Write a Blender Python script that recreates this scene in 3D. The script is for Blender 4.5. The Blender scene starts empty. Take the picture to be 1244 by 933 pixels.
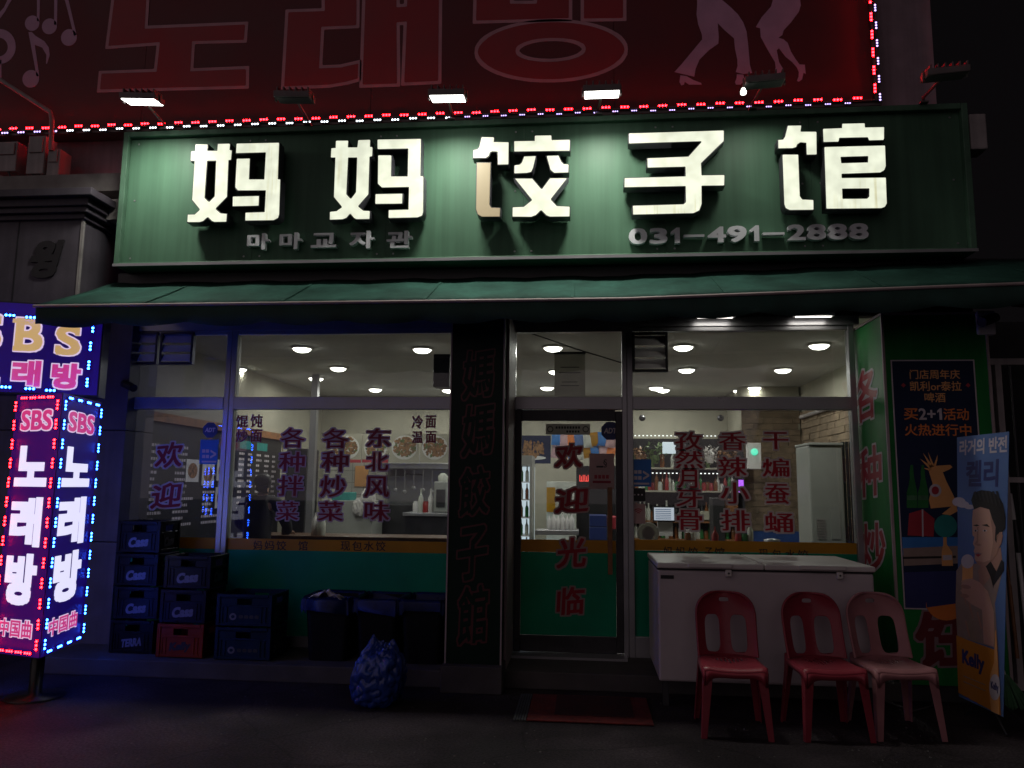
import bpy, bmesh, math, random
import numpy as np
from mathutils import Vector, Matrix
random.seed(7)
SC = bpy.context.scene
COL = SC.collection
PI = math.pi

# ------------------------------------------------------------------ camera
FPX, CXP, CYP = 940.0, 622.0, 466.5
CAM = Vector((0, -6.9, 1.55))
_yaw, _pit, _rol = (math.radians(a) for a in (5.51, 7.59, 0.617))
_F = Vector((-math.sin(_yaw)*math.cos(_pit), math.cos(_yaw)*math.cos(_pit), math.sin(_pit)))
_R0 = _F.cross(Vector((0, 0, 1))).normalized()
_U0 = _R0.cross(_F)
_R = math.cos(_rol)*_R0 + math.sin(_rol)*_U0
_U = -math.sin(_rol)*_R0 + math.cos(_rol)*_U0
cd = bpy.data.cameras.new('camera')
cam = bpy.data.objects.new('camera', cd)
COL.objects.link(cam)
cd.sensor_fit = 'HORIZONTAL'
cd.sensor_width = 36.0
cd.lens = FPX/1244*36.0
cd.clip_start, cd.clip_end = 0.05, 500
cam.matrix_world = Matrix(((_R.x, _U.x, -_F.x, CAM.x), (_R.y, _U.y, -_F.y, CAM.y), (_R.z, _U.z, -_F.z, CAM.z), (0, 0, 0, 1)))
SC.camera = cam

# ------------------------------------------------------------------ night sky, faint street light, exposure
W = bpy.data.worlds.new('World')
SC.world = W
W.use_nodes = True
wn = W.node_tree
sky = wn.nodes.new('ShaderNodeTexSky')
sky.sky_type = 'NISHITA'
sky.sun_disc = False
SUN_EL, SUN_AZ = math.radians(12), math.radians(210)     # glow of the street behind the camera, to the left
sky.sun_elevation = SUN_EL
sky.sun_rotation = SUN_AZ
hsv = wn.nodes.new('ShaderNodeHueSaturation')
hsv.inputs['Saturation'].default_value = 0.25
wn.links.new(sky.outputs[0], hsv.inputs['Color'])
wn.links.new(hsv.outputs[0], wn.nodes['Background'].inputs[0])
wn.nodes['Background'].inputs[1].default_value = 0.00015
_bg = wn.nodes.new('ShaderNodeBackground')           # faint even glow of the town in the night sky
_bg.inputs[0].default_value = (1.0, .78, .92, 1)
_bg.inputs[1].default_value = .0022
_ad = wn.nodes.new('ShaderNodeAddShader')
wn.links.new(wn.nodes['Background'].outputs[0], _ad.inputs[0])
wn.links.new(_bg.outputs[0], _ad.inputs[1])
wn.links.new(_ad.outputs[0], wn.nodes['World Output'].inputs['Surface'])
sd = bpy.data.lights.new('sun', 'SUN')
sd.energy = 0.27
sd.angle = math.radians(85)
sd.color = (1.0, 0.80, 0.84)
sun = bpy.data.objects.new('sun', sd)
COL.objects.link(sun)
_to = Vector((-0.50, -0.86, 0.0)).normalized()*math.cos(SUN_EL) + Vector((0, 0, math.sin(SUN_EL)))
sun.rotation_euler = (-_to).to_track_quat('-Z', 'Y').to_euler()
vs = SC.view_settings
vs.view_transform = 'Standard'
vs.look = 'None'
vs.exposure = 0.0
vs.gamma = 1.0
SC.render.engine = 'CYCLES'
SC.cycles.use_denoising = True
try:
    SC.cycles.denoiser = 'OPENIMAGEDENOISE'
except Exception:
    pass
SC.cycles.use_light_tree = True
SC.cycles.max_bounces = 7
SC.cycles.transparent_max_bounces = 12
SC.cycles.sample_clamp_indirect = 4.0
SC.cycles.caustics_reflective = False
SC.cycles.caustics_refractive = False

# ------------------------------------------------------------------ picture point -> point on a real plane of the place
def ray(x, y):
    return _F + _R*((x-CXP)/FPX) - _U*((y-CYP)/FPX)
def P(x, y, Y):
    v = ray(x, y)
    return CAM + v*((Y-CAM.y)/v.y)
def G(x, y, z=0.0):
    v = ray(x, y)
    return CAM + v*((z-CAM.z)/v.z)
def PX(x, y, X):
    v = ray(x, y)
    return CAM + v*((X-CAM.x)/v.x)

class Plane:
    """a flat surface: origin o, axes u and v, normal n = u x v pointing to the viewer's side"""
    def __init__(s, o, u, v):
        s.o, s.u = Vector(o), Vector(u).normalized()
        v = Vector(v)
        s.v = (v - s.u*v.dot(s.u)).normalized()
        s.n = s.u.cross(s.v)
    def px(s, x, y):
        r = ray(x, y)
        t = (s.o-CAM).dot(s.n)/r.dot(s.n)
        p = CAM + r*t - s.o
        return (p.dot(s.u), p.dot(s.v))
    def at(s, a, b, d=0.0):
        return s.o + s.u*a + s.v*b + s.n*d
    def box(s, x0, y0, x1, y1):
        ym, xm = (y0+y1)/2, (x0+x1)/2
        return (s.px(x0, ym)[0], s.px(xm, y1)[1], s.px(x1, ym)[0], s.px(xm, y0)[1])
def front(Y):
    return Plane((0, Y, 0), (1, 0, 0), (0, 0, 1))

# ------------------------------------------------------------------ materials
def lin(h):
    h = h.lstrip('#')
    c = [int(h[i:i+2], 16)/255 for i in (0, 2, 4)]
    return tuple((x/12.92 if x <= .04045 else ((x+.055)/1.055)**2.4) for x in c)
MATS = {}
def mat(name, col, rough=.6, metal=0.0, var=.25, scale=6.0, bump=0.0, bscale=40.0, emit=None, estr=0.0, spec=.5, dirt=0.0):
    m = bpy.data.materials.new(name)
    m.use_nodes = True
    nt = m.node_tree
    b = nt.nodes['Principled BSDF']
    if isinstance(col, str):
        col = lin(col)
    b.inputs['Base Color'].default_value = (*col, 1)
    b.inputs['Roughness'].default_value = rough
    b.inputs['Metallic'].default_value = metal
    b.inputs['Specular IOR Level'].default_value = spec
    if var or bump:
        tc = nt.nodes.new('ShaderNodeTexCoord')
    if var:
        no = nt.nodes.new('ShaderNodeTexNoise')
        no.inputs['Scale'].default_value = scale
        no.inputs['Detail'].default_value = 6
        nt.links.new(tc.outputs['Object'], no.inputs['Vector'])
        mr = nt.nodes.new('ShaderNodeMapRange')
        mr.inputs['From Min'].default_value = .3
        mr.inputs['From Max'].default_value = .7
        mr.inputs['To Min'].default_value = 1-var
        mr.inputs['To Max'].default_value = 1+var*.6
        nt.links.new(no.outputs['Fac'], mr.inputs['Value'])
        mx = nt.nodes.new('ShaderNodeMix')
        mx.data_type = 'RGBA'
        mx.blend_type = 'MULTIPLY'
        mx.inputs['Factor'].default_value = 1
        mx.inputs['A'].default_value = (*col, 1)
        nt.links.new(mr.outputs[0], mx.inputs['B'])
        nt.links.new(mx.outputs['Result'], b.inputs['Base Color'])
        m2 = nt.nodes.new('ShaderNodeMapRange')
        m2.inputs['To Min'].default_value = max(0, rough-.12)
        m2.inputs['To Max'].default_value = min(1, rough+.12)
        nt.links.new(no.outputs['Fac'], m2.inputs['Value'])
        nt.links.new(m2.outputs[0], b.inputs['Roughness'])
    if bump:
        nb = nt.nodes.new('ShaderNodeTexNoise')
        nb.inputs['Scale'].default_value = bscale
        nb.inputs['Detail'].default_value = 5
        nt.links.new(tc.outputs['Object'], nb.inputs['Vector'])
        bp = nt.nodes.new('ShaderNodeBump')
        bp.inputs['Strength'].default_value = bump
        bp.inputs['Distance'].default_value = .01
        nt.links.new(nb.outputs['Fac'], bp.inputs['Height'])
        nt.links.new(bp.outputs[0], b.inputs['Normal'])
    if emit is not None:
        if isinstance(emit, str):
            emit = lin(emit)
        b.inputs['Emission Color'].default_value = (*emit, 1)
        b.inputs['Emission Strength'].default_value = estr
    MATS[name] = m
    return m
def glass_mat(name, tint=(.80, .82, .80), k=1.0, dirt=.03):
    m = bpy.data.materials.new(name)
    m.use_nodes = True
    nt = m.node_tree
    nt.nodes.clear()
    out = nt.nodes.new('ShaderNodeOutputMaterial')
    tr = nt.nodes.new('ShaderNodeBsdfTransparent')
    tr.inputs[0].default_value = (*tint, 1)
    gl = nt.nodes.new('ShaderNodeBsdfGlossy')
    gl.inputs['Roughness'].default_value = 0.015
    gl.inputs['Color'].default_value = (.95, .97, 1, 1)
    fr = nt.nodes.new('ShaderNodeFresnel')
    fr.inputs['IOR'].default_value = 1.52
    ml = nt.nodes.new('ShaderNodeMath')
    ml.operation = 'MULTIPLY'
    ml.inputs[1].default_value = k
    nt.links.new(fr.outputs[0], ml.inputs[0])
    mx = nt.nodes.new('ShaderNodeMixShader')
    nt.links.new(ml.outputs[0], mx.inputs[0])
    nt.links.new(tr.outputs[0], mx.inputs[1])
    nt.links.new(gl.outputs[0], mx.inputs[2])
    df = nt.nodes.new('ShaderNodeBsdfDiffuse')
    df.inputs[0].default_value = (.5, .5, .5, 1)
    no = nt.nodes.new('ShaderNodeTexNoise')
    no.inputs['Scale'].default_value = 3
    no.inputs['Detail'].default_value = 8
    tc = nt.nodes.new('ShaderNodeTexCoord')
    nt.links.new(tc.outputs['Object'], no.inputs['Vector'])
    mm = nt.nodes.new('ShaderNodeMapRange')
    mm.inputs['From Min'].default_value = .4
    mm.inputs['From Max'].default_value = .8
    mm.inputs['To Max'].default_value = dirt*2
    mm.inputs['To Min'].default_value = dirt*.3
    nt.links.new(no.outputs['Fac'], mm.inputs['Value'])
    m2 = nt.nodes.new('ShaderNodeMixShader')
    nt.links.new(mm.outputs[0], m2.inputs[0])
    nt.links.new(mx.outputs[0], m2.inputs[1])
    nt.links.new(df.outputs[0], m2.inputs[2])
    nt.links.new(m2.outputs[0], out.inputs[0])
    MATS[name] = m
    return m
def emit_mat(name, col, s, base=(.3, .3, .3)):
    m = bpy.data.materials.new(name)
    m.use_nodes = True
    b = m.node_tree.nodes['Principled BSDF']
    if isinstance(col, str):
        col = lin(col)
    b.inputs['Base Color'].default_value = (*base, 1)
    b.inputs['Emission Color'].default_value = (*col, 1)
    b.inputs['Emission Strength'].default_value = s
    MATS[name] = m
    return m
def film_mat(name, col, trans=.35):
    """printed vinyl film on glass: scatters front light and lets some back light glow through"""
    m = bpy.data.materials.new(name)
    m.use_nodes = True
    nt = m.node_tree
    nt.nodes.clear()
    if isinstance(col, str):
        col = lin(col)
    out = nt.nodes.new('ShaderNodeOutputMaterial')
    d = nt.nodes.new('ShaderNodeBsdfPrincipled')
    d.inputs['Roughness'].default_value = .35
    t = nt.nodes.new('ShaderNodeBsdfTranslucent')
    no = nt.nodes.new('ShaderNodeTexNoise')
    no.inputs['Scale'].default_value = 2.2
    no.inputs['Detail'].default_value = 7
    tc = nt.nodes.new('ShaderNodeTexCoord')
    nt.links.new(tc.outputs['Object'], no.inputs['Vector'])
    mr = nt.nodes.new('ShaderNodeMapRange')
    mr.inputs['To Min'].default_value = .6
    mr.inputs['To Max'].default_value = 1.3
    nt.links.new(no.outputs['Fac'], mr.inputs['Value'])
    mc = nt.nodes.new('ShaderNodeMix')
    mc.data_type = 'RGBA'
    mc.blend_type = 'MULTIPLY'
    mc.inputs['Factor'].default_value = 1
    mc.inputs['A'].default_value = (*col, 1)
    nt.links.new(mr.outputs[0], mc.inputs['B'])
    nt.links.new(mc.outputs['Result'], d.inputs['Base Color'])
    nt.links.new(mc.outputs['Result'], t.inputs['Color'])
    x = nt.nodes.new('ShaderNodeMixShader')
    x.inputs[0].default_value = trans
    nt.links.new(d.outputs[0], x.inputs[1])
    nt.links.new(t.outputs[0], x.inputs[2])
    nt.links.new(x.outputs[0], out.inputs[0])
    MATS[name] = m
    return m

# ------------------------------------------------------------------ objects
def tag(o, label=None, cat=None, group=None, kind=None):
    if label: o['label'] = label
    if cat: o['category'] = cat
    if group: o['group'] = group
    if kind: o['kind'] = kind
    return o
def empty(name, loc, label, cat, group=None, parent=None):
    o = bpy.data.objects.new(name, None)
    COL.objects.link(o)
    o.empty_display_size = .1
    o.location = loc
    if parent:
        o.parent = parent
    return tag(o, label, cat, group)
def link(name, me, parent=None, mats=None, label=None):
    """link mesh data whose vertices are world coordinates, under a parent whose matrix is a translation/rotation"""
    o = bpy.data.objects.new(name, me)
    COL.objects.link(o)
    if mats:
        for m in (mats if isinstance(mats, (list, tuple)) else [mats]):
            me.materials.append(MATS[m] if isinstance(m, str) else m)
    if parent is not None:
        o.parent = parent
        wm = world_matrix(parent)
        o.matrix_parent_inverse = Matrix()
        me.transform(wm.inverted())
    if label: o['label'] = label
    return o
def world_matrix(o):
    m = Matrix.LocRotScale(o.location, o.rotation_euler, o.scale)
    return world_matrix(o.parent) @ m if o.parent else m
def centre(o):
    """put a top-level mesh's origin at its own base centre"""
    me = o.data
    c = np.empty(len(me.vertices)*3)
    me.vertices.foreach_get('co', c)
    c = c.reshape(-1, 3)
    p = Vector((float(c[:, 0].min()+c[:, 0].max())/2, float(c[:, 1].min()+c[:, 1].max())/2, float(c[:, 2].min())))
    me.transform(Matrix.Translation(-p))
    o.location = p
    return o
class MB:
    def __init__(s):
        s.v, s.f, s.m, s.sm = [], [], [], []
    def add(s, verts, faces, mi=0, smooth=False):
        o = len(s.v)
        s.v += [tuple(v) for v in verts]
        for f in faces:
            s.f.append([i+o for i in f])
            s.m.append(mi)
            s.sm.append(smooth)
    def box(s, x0, x1, y0, y1, z0, z1, mi=0):
        vs = [(x, y, z) for z in (z0, z1) for y in (y0, y1) for x in (x0, x1)]
        s.add(vs, [(0, 2, 3, 1), (4, 5, 7, 6), (0, 1, 5, 4), (2, 6, 7, 3), (0, 4, 6, 2), (1, 3, 7, 5)], mi)
        return s
    def obox(s, pl, a0, a1, b0, b1, d0, d1, mi=0):
        vs = [pl.at(a, b, d) for d in (d0, d1) for b in (b0, b1) for a in (a0, a1)]
        s.add(vs, [(0, 2, 3, 1), (4, 5, 7, 6), (0, 1, 5, 4), (2, 6, 7, 3), (0, 4, 6, 2), (1, 3, 7, 5)], mi)
        return s
    def hexa(s, p, mi=0):
        s.add(p, [(0, 3, 2, 1), (4, 5, 6, 7), (0, 1, 5, 4), (1, 2, 6, 5), (2, 3, 7, 6), (3, 0, 4, 7)], mi)
        return s
    def quad(s, a, b, c, d, mi=0):
        s.add([a, b, c, d], [(0, 1, 2, 3)], mi)
        return s
    def prism(s, pl, poly, d0, d1, mi=0):
        n = len(poly)
        vs = [pl.at(a, b, d0) for a, b in poly] + [pl.at(a, b, d1) for a, b in poly]
        s.add(vs, [tuple(range(n))[::-1], tuple(range(n, 2*n))] + [(i, (i+1) % n, n+(i+1) % n, n+i) for i in range(n)], mi)
        return s
    def tube(s, pts, r, n=8, mi=0, caps=True, smooth=True):
        pts = [Vector(p) for p in pts]
        rs = r if isinstance(r, (list, tuple)) else [r]*len(pts)
        rings = []
        prev = None
        for i, p in enumerate(pts):
            t = (pts[min(i+1, len(pts)-1)] - pts[max(i-1, 0)]).normalized()
            if prev is None:
                a = Vector((0, 0, 1)) if abs(t.z) < .9 else Vector((1, 0, 0))
                u = t.cross(a).normalized()
            else:
                u = (prev - t*prev.dot(t)).normalized()
            prev = u
            w = t.cross(u)
            rings.append([p + (u*math.cos(2*PI*k/n) + w*math.sin(2*PI*k/n))*rs[i] for k in range(n)])
        vs = [q for r_ in rings for q in r_]
        fs = [(i*n+k, i*n+(k+1) % n, (i+1)*n+(k+1) % n, (i+1)*n+k) for i in range(len(pts)-1) for k in range(n)]
        s.add(vs, fs, mi, smooth)
        if caps:
            s.add(rings[0], [tuple(range(n))[::-1]], mi)
            s.add(rings[-1], [tuple(range(n))], mi)
        return s
    def lathe(s, c, prof, n=16, mi=0, axis='Z', smooth=True):
        c = Vector(c)
        vs = []
        for r, h in prof:
            for k in range(n):
                a = 2*PI*k/n
                if axis == 'Z': vs.append(c + Vector((r*math.cos(a), r*math.sin(a), h)))
                elif axis == 'Y': vs.append(c + Vector((r*math.cos(a), -h, r*math.sin(a))))
                else: vs.append(c + Vector((h, r*math.cos(a), r*math.sin(a))))
        m = len(prof)
        s.add(vs, [(i*n+k, i*n+(k+1) % n, (i+1)*n+(k+1) % n, (i+1)*n+k) for i in range(m-1) for k in range(n)], mi, smooth)
        s.add(vs[:n], [tuple(range(n))[::-1]], mi)
        s.add(vs[-n:], [tuple(range(n))], mi)
        return s
    def mesh(s, name):
        me = bpy.data.meshes.new(name)
        me.from_pydata(s.v, [], s.f)
        me.polygons.foreach_set('material_index', s.m)
        me.polygons.foreach_set('use_smooth', s.sm)
        bm = bmesh.new()
        bm.from_mesh(me)
        bmesh.ops.recalc_face_normals(bm, faces=bm.faces)
        bm.to_mesh(me)
        bm.free()
        return me
    def build(s, name, mats, parent=None, label=None, bevel=0.0, seg=2):
        o = link(name, s.mesh(name), parent, mats, label)
        if bevel:
            b = o.modifiers.new('bevel', 'BEVEL')
            b.width = bevel
            b.segments = seg
            b.limit_method = 'ANGLE'
            b.angle_limit = math.radians(40)
        return o
def copy_thing(o, parent=None):
    c = o.copy()
    COL.objects.link(c)
    if parent is not None:
        c.parent = parent
    for ch in [x for x in COL.objects if x.parent == o]:
        copy_thing(ch, c)
    return c

# ------------------------------------------------------------------ flat shapes and lettering (real outlines, filled and given thickness)
_gl = {}
def glyph(s):
    if s in _gl:
        return _gl[s]
    c = bpy.data.curves.new('t', 'FONT')
    c.body = s
    o = bpy.data.objects.new('t', c)
    COL.objects.link(o)
    cv = o.to_curve(bpy.context.evaluated_depsgraph_get())
    out = []
    for sp in cv.splines:
        b = sp.bezier_points
        n = len(b)
        pts = []
        for i in range(n):
            p, q = b[i], b[(i+1) % n]
            st = (p.handle_right-p.co).cross(q.co-p.co).length < 1e-5 and (q.handle_left-p.co).cross(q.co-p.co).length < 1e-5
            k = 1 if st else 4
            for j in range(k):
                u = j/k
                w = 1-u
                v = p.co*w**3 + p.handle_right*3*w*w*u + q.handle_left*3*w*u*u + q.co*u**3
                pts.append((v.x, v.y))
        if len(pts) > 2:
            out.append(pts)
    o.to_curve_clear()
    bpy.data.objects.remove(o)
    bpy.data.curves.remove(c)
    _gl[s] = out
    return out
def offset_polys(polys, d, cell):
    """outline moved outwards by d: signed distance on a grid, contour at d"""
    pts = np.array([p for q in polys for p in q])
    mn, mxx = pts.min(0)-d-2.5*cell, pts.max(0)+d+2.5*cell
    nx, ny = int((mxx[0]-mn[0])/cell)+2, int((mxx[1]-mn[1])/cell)+2
    xs, ys = mn[0]+np.arange(nx)*cell, mn[1]+np.arange(ny)*cell
    gx, gy = np.meshgrid(xs, ys)
    px_, py_ = gx.ravel().astype(np.float32), gy.ravel().astype(np.float32)
    best = np.full(px_.shape, 1e9, np.float32)
    wind = np.zeros(px_.shape, np.int16)
    for q in polys:
        a = np.array(q, np.float32)
        b = np.roll(a, -1, 0)
        for (ax, ay), (bx, by) in zip(a, b):
            ex, ey = bx-ax, by-ay
            l2 = ex*ex+ey*ey
            if l2 < 1e-12:
                continue
            t = np.clip(((px_-ax)*ex+(py_-ay)*ey)/l2, 0, 1)
            np.minimum(best, np.maximum(np.abs(px_-ax-t*ex), np.abs(py_-ay-t*ey)), out=best)
            up = (ay <= py_) & (by > py_)
            dn = (ay > py_) & (by <= py_)
            side = ex*(py_-ay)-(px_-ax)*ey
            wind ^= ((up & (side > 0)) | (dn & (side < 0))).astype(np.int16)
    sd_ = best
    sd_[wind != 0] *= -1
    f = (sd_-d).reshape(ny, nx)
    f[f == 0] = 1e-7
    ins = f < 0
    code = ins[:-1, :-1]*1 + ins[:-1, 1:]*2 + ins[1:, 1:]*4 + ins[1:, :-1]*8
    J, I = np.nonzero((code > 0) & (code < 15))
    T = {1: [(3, 0)], 2: [(0, 1)], 3: [(3, 1)], 4: [(1, 2)], 5: [(3, 2), (1, 0)], 6: [(0, 2)], 7: [(3, 2)], 8: [(2, 3)], 9: [(2, 0)],
         10: [(0, 3), (2, 1)], 11: [(2, 1)], 12: [(1, 3)], 13: [(1, 0)], 14: [(0, 3)]}
    nxt = {}
    def key(j, i, e):
        return ((j, i, 0), (j, i+1, 1), (j+1, i, 0), (j, i, 1))[e]
    for j, i in zip(J.tolist(), I.tolist()):
        for a, b in T[int(code[j, i])]:
            nxt[key(j, i, a)] = key(j, i, b)
    def pos(k):
        j, i, v = k
        if v:
            t = f[j, i]/(f[j, i]-f[j+1, i])
            return (xs[i], ys[j]+t*cell)
        t = f[j, i]/(f[j, i]-f[j, i+1])
        return (xs[i]+t*cell, ys[j])
    out = []
    while nxt:
        k0, k = next(iter(nxt.items()))
        loop = [k0]
        del nxt[k0]
        while k != k0 and k in nxt:
            loop.append(k)
            k = nxt.pop(k)
        q = simplify([pos(x) for x in loop], cell*.16)
        if len(q) > 2:
            out.append(q)
    return out
def simplify(p, tol):
    n = len(p)
    if n < 6:
        return p
    far = max(range(n), key=lambda i: (p[i][0]-p[0][0])**2+(p[i][1]-p[0][1])**2)
    def dp(a):
        if len(a) < 3:
            return a[:-1]
        A = np.array(a)
        d = A[-1]-A[0]
        L = math.hypot(*d) or 1e-9
        e = np.abs(d[0]*(A[:, 1]-A[0, 1])-d[1]*(A[:, 0]-A[0, 0]))/L
        i = int(e.argmax())
        if e[i] < tol:
            return a[:1]
        return dp(a[:i+1])+dp(a[i:])
    return dp(p[:far+1])+dp(p[far:]+p[:1])
def shape_mesh(polys, ex):
    c = bpy.data.curves.new('s', 'CURVE')
    c.dimensions = '2D'
    c.fill_mode = 'BOTH'
    c.extrude = ex/2
    for p in polys:
        s = c.splines.new('POLY')
        s.points.add(len(p)-1)
        s.points.foreach_set('co', [w for q in p for w in (q[0], q[1], 0, 1)])
        s.use_cyclic_u = True
    o = bpy.data.objects.new('s', c)
    m = bpy.data.meshes.new_from_object(o)
    bpy.data.objects.remove(o)
    bpy.data.curves.remove(c)
    return m
def shape(pl, polys, name, m, parent, d=0.0, ex=.001, off=0.0, cell=None, label=None):
    """filled outlines (local plane coordinates; inner loops are holes) lying d in front of the plane, ex thick"""
    if off:
        polys = offset_polys(polys, off, cell or max(off*.6, .002))
    me = shape_mesh(polys, ex)
    M = Matrix((( pl.u.x, pl.v.x, pl.n.x, 0), (pl.u.y, pl.v.y, pl.n.y, 0), (pl.u.z, pl.v.z, pl.n.z, 0), (0, 0, 0, 1)))
    M.translation = pl.at(0, 0, d+ex/2)
    me.transform(M)
    me.name = name
    return link(name, me, parent, m, label)
def pxpoly(pl, pts, ox=0, oy=0, s=1.0):
    return [pl.px(ox+x*s, oy+y*s) for x, y in pts]
def text(pl, body, box, name, m, parent, bold=0.0, d=.001, ex=.001, out=None, om=None, song=1.0, rise=0.0, slant=0.0, local=False, mirror=False, label=None, fine=1.0):
    """lettering fitted to a box (picture corners, or plane coordinates with local=True); bold and out are fractions of the letter height"""
    x0, y0, x1, y1 = box if local else pl.box(*box)
    g = glyph(body)
    if bold or song != 1:
        g = offset_polys([[(x, y*song) for x, y in q] for q in g], bold+1e-4, (.014 if len(body) < 3 else .022)*fine)
        g = [[(x, y/song) for x, y in q] for q in g]
    if rise or slant:
        g = [[(x+slant*y, y+rise*x) for x, y in q] for q in g]
    a = np.array([p for q in g for p in q])
    mn, mx = a.min(0), a.max(0)
    w, h = max(mx[0]-mn[0], 1e-4), max(mx[1]-mn[1], 1e-4)
    g = [[(x0+((mx[0]-x) if mirror else (x-mn[0]))/w*(x1-x0), y0+(y-mn[1])/h*(y1-y0)) for x, y in q] for q in g]
    if out:
        t = out*(y1-y0)
        shape(pl, g, name+'_outline', om, parent, d, ex, off=t, cell=max(t*.5, (y1-y0)*.016))
        d += ex+.0006
    return shape(pl, g, name, m, parent, d, ex, label=label)
def ellipse(cx, cy, rx, ry, n=40, rot=0.0):
    c, s = math.cos(rot), math.sin(rot)
    return [(cx+rx*math.cos(2*PI*i/n)*c-ry*math.sin(2*PI*i/n)*s, cy+rx*math.cos(2*PI*i/n)*s+ry*math.sin(2*PI*i/n)*c) for i in range(n)]
def rrect(x0, y0, x1, y1, r, n=4):
    out = []
    for cx, cy, a in ((x1-r, y1-r, 0), (x0+r, y1-r, 90), (x0+r, y0+r, 180), (x1-r, y0+r, 270)):
        for k in range(n+1):
            t = math.radians(a+90*k/n)
            out.append((cx+r*math.cos(t), cy+r*math.sin(t)))
    return out
# ------------------------------------------------------------------ material palette
mat('asphalt', (.046, .036, .041), .82, var=.35, scale=2.2, bump=.5, bscale=90, spec=.18)
mat('concrete', (.075, .068, .068), .85, var=.3, scale=4, bump=.3)
mat('stone_tile', (.085, .075, .095), .6, var=.25, scale=5, bump=.1)
mat('black_wall', (.030, .030, .034), .8, var=.4)
mat('upper_wall', (.34, .24, .28), .85, var=.3, scale=3, bump=.2)
mat('white_band', (.30, .28, .27), .8, var=.3)
mat('sign_green', (.078, .170, .108), .5, var=.15, scale=1.6, spec=0.2)
mat('frame_green', (.09, .18, .12), .45, var=.2, spec=0.2)
mat('pillar_green', (.022, .24, .055), .40, var=.25, scale=2, spec=0.15)
mat('column_green', (.005, .021, .013), .45, var=.25, scale=2, spec=.18)
mat('awning_green', (.026, .082, .064), .8, var=.4, scale=3, bump=.15, bscale=12, spec=0.15)
mat('awning_dark', (.020, .060, .048), .8, var=.3)
mat('steel', (.36, .36, .38), .32, metal=.55, var=.12, scale=3)
mat('dark_metal', (.055, .055, .06), .45, metal=.5, var=.3)
mat('lamp_metal', (.16, .13, .13), .5, metal=.4, var=.3)
mat('pink_trim', (.42, .34, .34), .55, var=.15)
mat('letter_side', (.045, .045, .055), .5, var=.2)
mat('grey_letter', (.70, .72, .76), .45, var=.12)
mat('billboard', (.13, .010, .016), .6, var=.2, scale=1.5)
mat('billboard_red', (.34, .012, .022), .55, var=.15, scale=2)
mat('billboard_line', (.62, .30, .36), .6, var=.15)
mat('billboard_figure', (.62, .36, .54), .6, var=.12)
mat('cream_paint', (.43, .41, .33), .8, var=.08)
mat('ceiling_white', (.60, .60, .57), .9, var=.06)
mat('floor_tile', (.22, .20, .18), .4, var=.2)
mat('red_print', (.42, .030, .050), .5, var=.15)
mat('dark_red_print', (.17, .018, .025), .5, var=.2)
mat('white_print', (.62, .56, .60), .5, var=.1)
mat('column_line', (.085, .010, .013), .5, var=.2)
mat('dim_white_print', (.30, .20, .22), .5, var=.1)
mat('black_print', (.012, .012, .014), .5, var=0)
film_mat('film_teal', (.008, .40, .25), .52)
film_mat('film_red', (.62, .022, .050), .45)
film_mat('film_white', (.75, .66, .68), .40)
film_mat('film_letter', (.42, .018, .055), .40)
film_mat('film_edge', (.66, .52, .62), .35)
film_mat('film_navy', (.025, .05, .22), .30)
film_mat('film_blue', (.04, .22, .62), .30)
film_mat('film_pink', (.60, .42, .42), .40)
film_mat('film_paper', (.55, .53, .48), .50)
film_mat('film_yellow', (.62, .34, .025), .45)
glass_mat('glass')
glass_mat('glass_side', (.62, .64, .70), .9, .02)
mat('black_plastic', (.018, .018, .022), .38, var=.3)
mat('crate_black', (.0045, .0045, .007), .40, var=.3, scale=8, bump=.1, spec=.18)
mat('crate_orange', (.24, .030, .010), .45, var=.25, scale=8, bump=.1, spec=.18)
mat('crate_blue', (.005, .020, .052), .45, var=.25, scale=8, bump=.1, spec=.18)
mat('crate_print', (.14, .14, .17), .5, var=.3, scale=30)
mat('bin_dark', (.004, .005, .008), .5, var=.3, spec=.18)
mat('bag_blue', (.022, .055, .30), .24, var=.25, scale=10, bump=.3, bscale=14)
mat('liner_blue', (.008, .018, .085), .30, var=.3, scale=12, spec=.18)
mat('paper', (.62, .60, .58), .8, var=.08)
mat('mat_red', (.15, .016, .014), .9, var=.4, scale=18, bump=.8, bscale=200)
mat('mat_dark', (.055, .010, .010), .9, var=.4, scale=18, bump=.8, bscale=200)
mat('mat_grey', (.075, .080, .080), .8, var=.3)
mat('freezer_white', (.52, .46, .48), .42, var=.10, scale=3)
mat('freezer_lid', (.66, .63, .60), .45, var=.05, scale=5)
mat('chair_red', (.27, .035, .052), .30, var=.15, scale=5, spec=0.3)
mat('chair_pink', (.38, .17, .18), .42, var=.22, scale=5, spec=0.3)
mat('white_plastic', (.75, .73, .73), .45, var=.1)
mat('grey_box', (.40, .36, .36), .6, var=.2)
mat('cable', (.05, .045, .05), .6, var=.2)
mat('counter_wood', (.085, .035, .016), .4, var=.4, scale=9)
mat('wood', (.26, .11, .040), .5, var=.4, scale=9)
mat('broom_green', (.07, .20, .09), .7, var=.4, scale=12)
mat('poster_navy', (.020, .030, .072), .4, var=.1, spec=0.15)
mat('orange_print', (.85, .24, .05), .5, var=.1)
mat('gold_print', (.85, .42, .15), .5, var=.1)
mat('banner_blue', (.115, .20, .43), .45, var=.08, scale=2, spec=0.2)
mat('banner_navy', (.030, .035, .16), .5, var=.05)
mat('banner_yellow', (.62, .24, .030), .45, var=.08)
mat('skin_print', (.62, .36, .27), .5, var=.06)
mat('skin_shade_print', (.44, .24, .18), .5, var=.06)
mat('shirt_print', (.34, .25, .21), .5, var=.12, scale=12)
mat('hair_print', (.020, .017, .017), .6, var=.2)
mat('sticker_navy', (.025, .045, .19), .35, var=.1)
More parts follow.
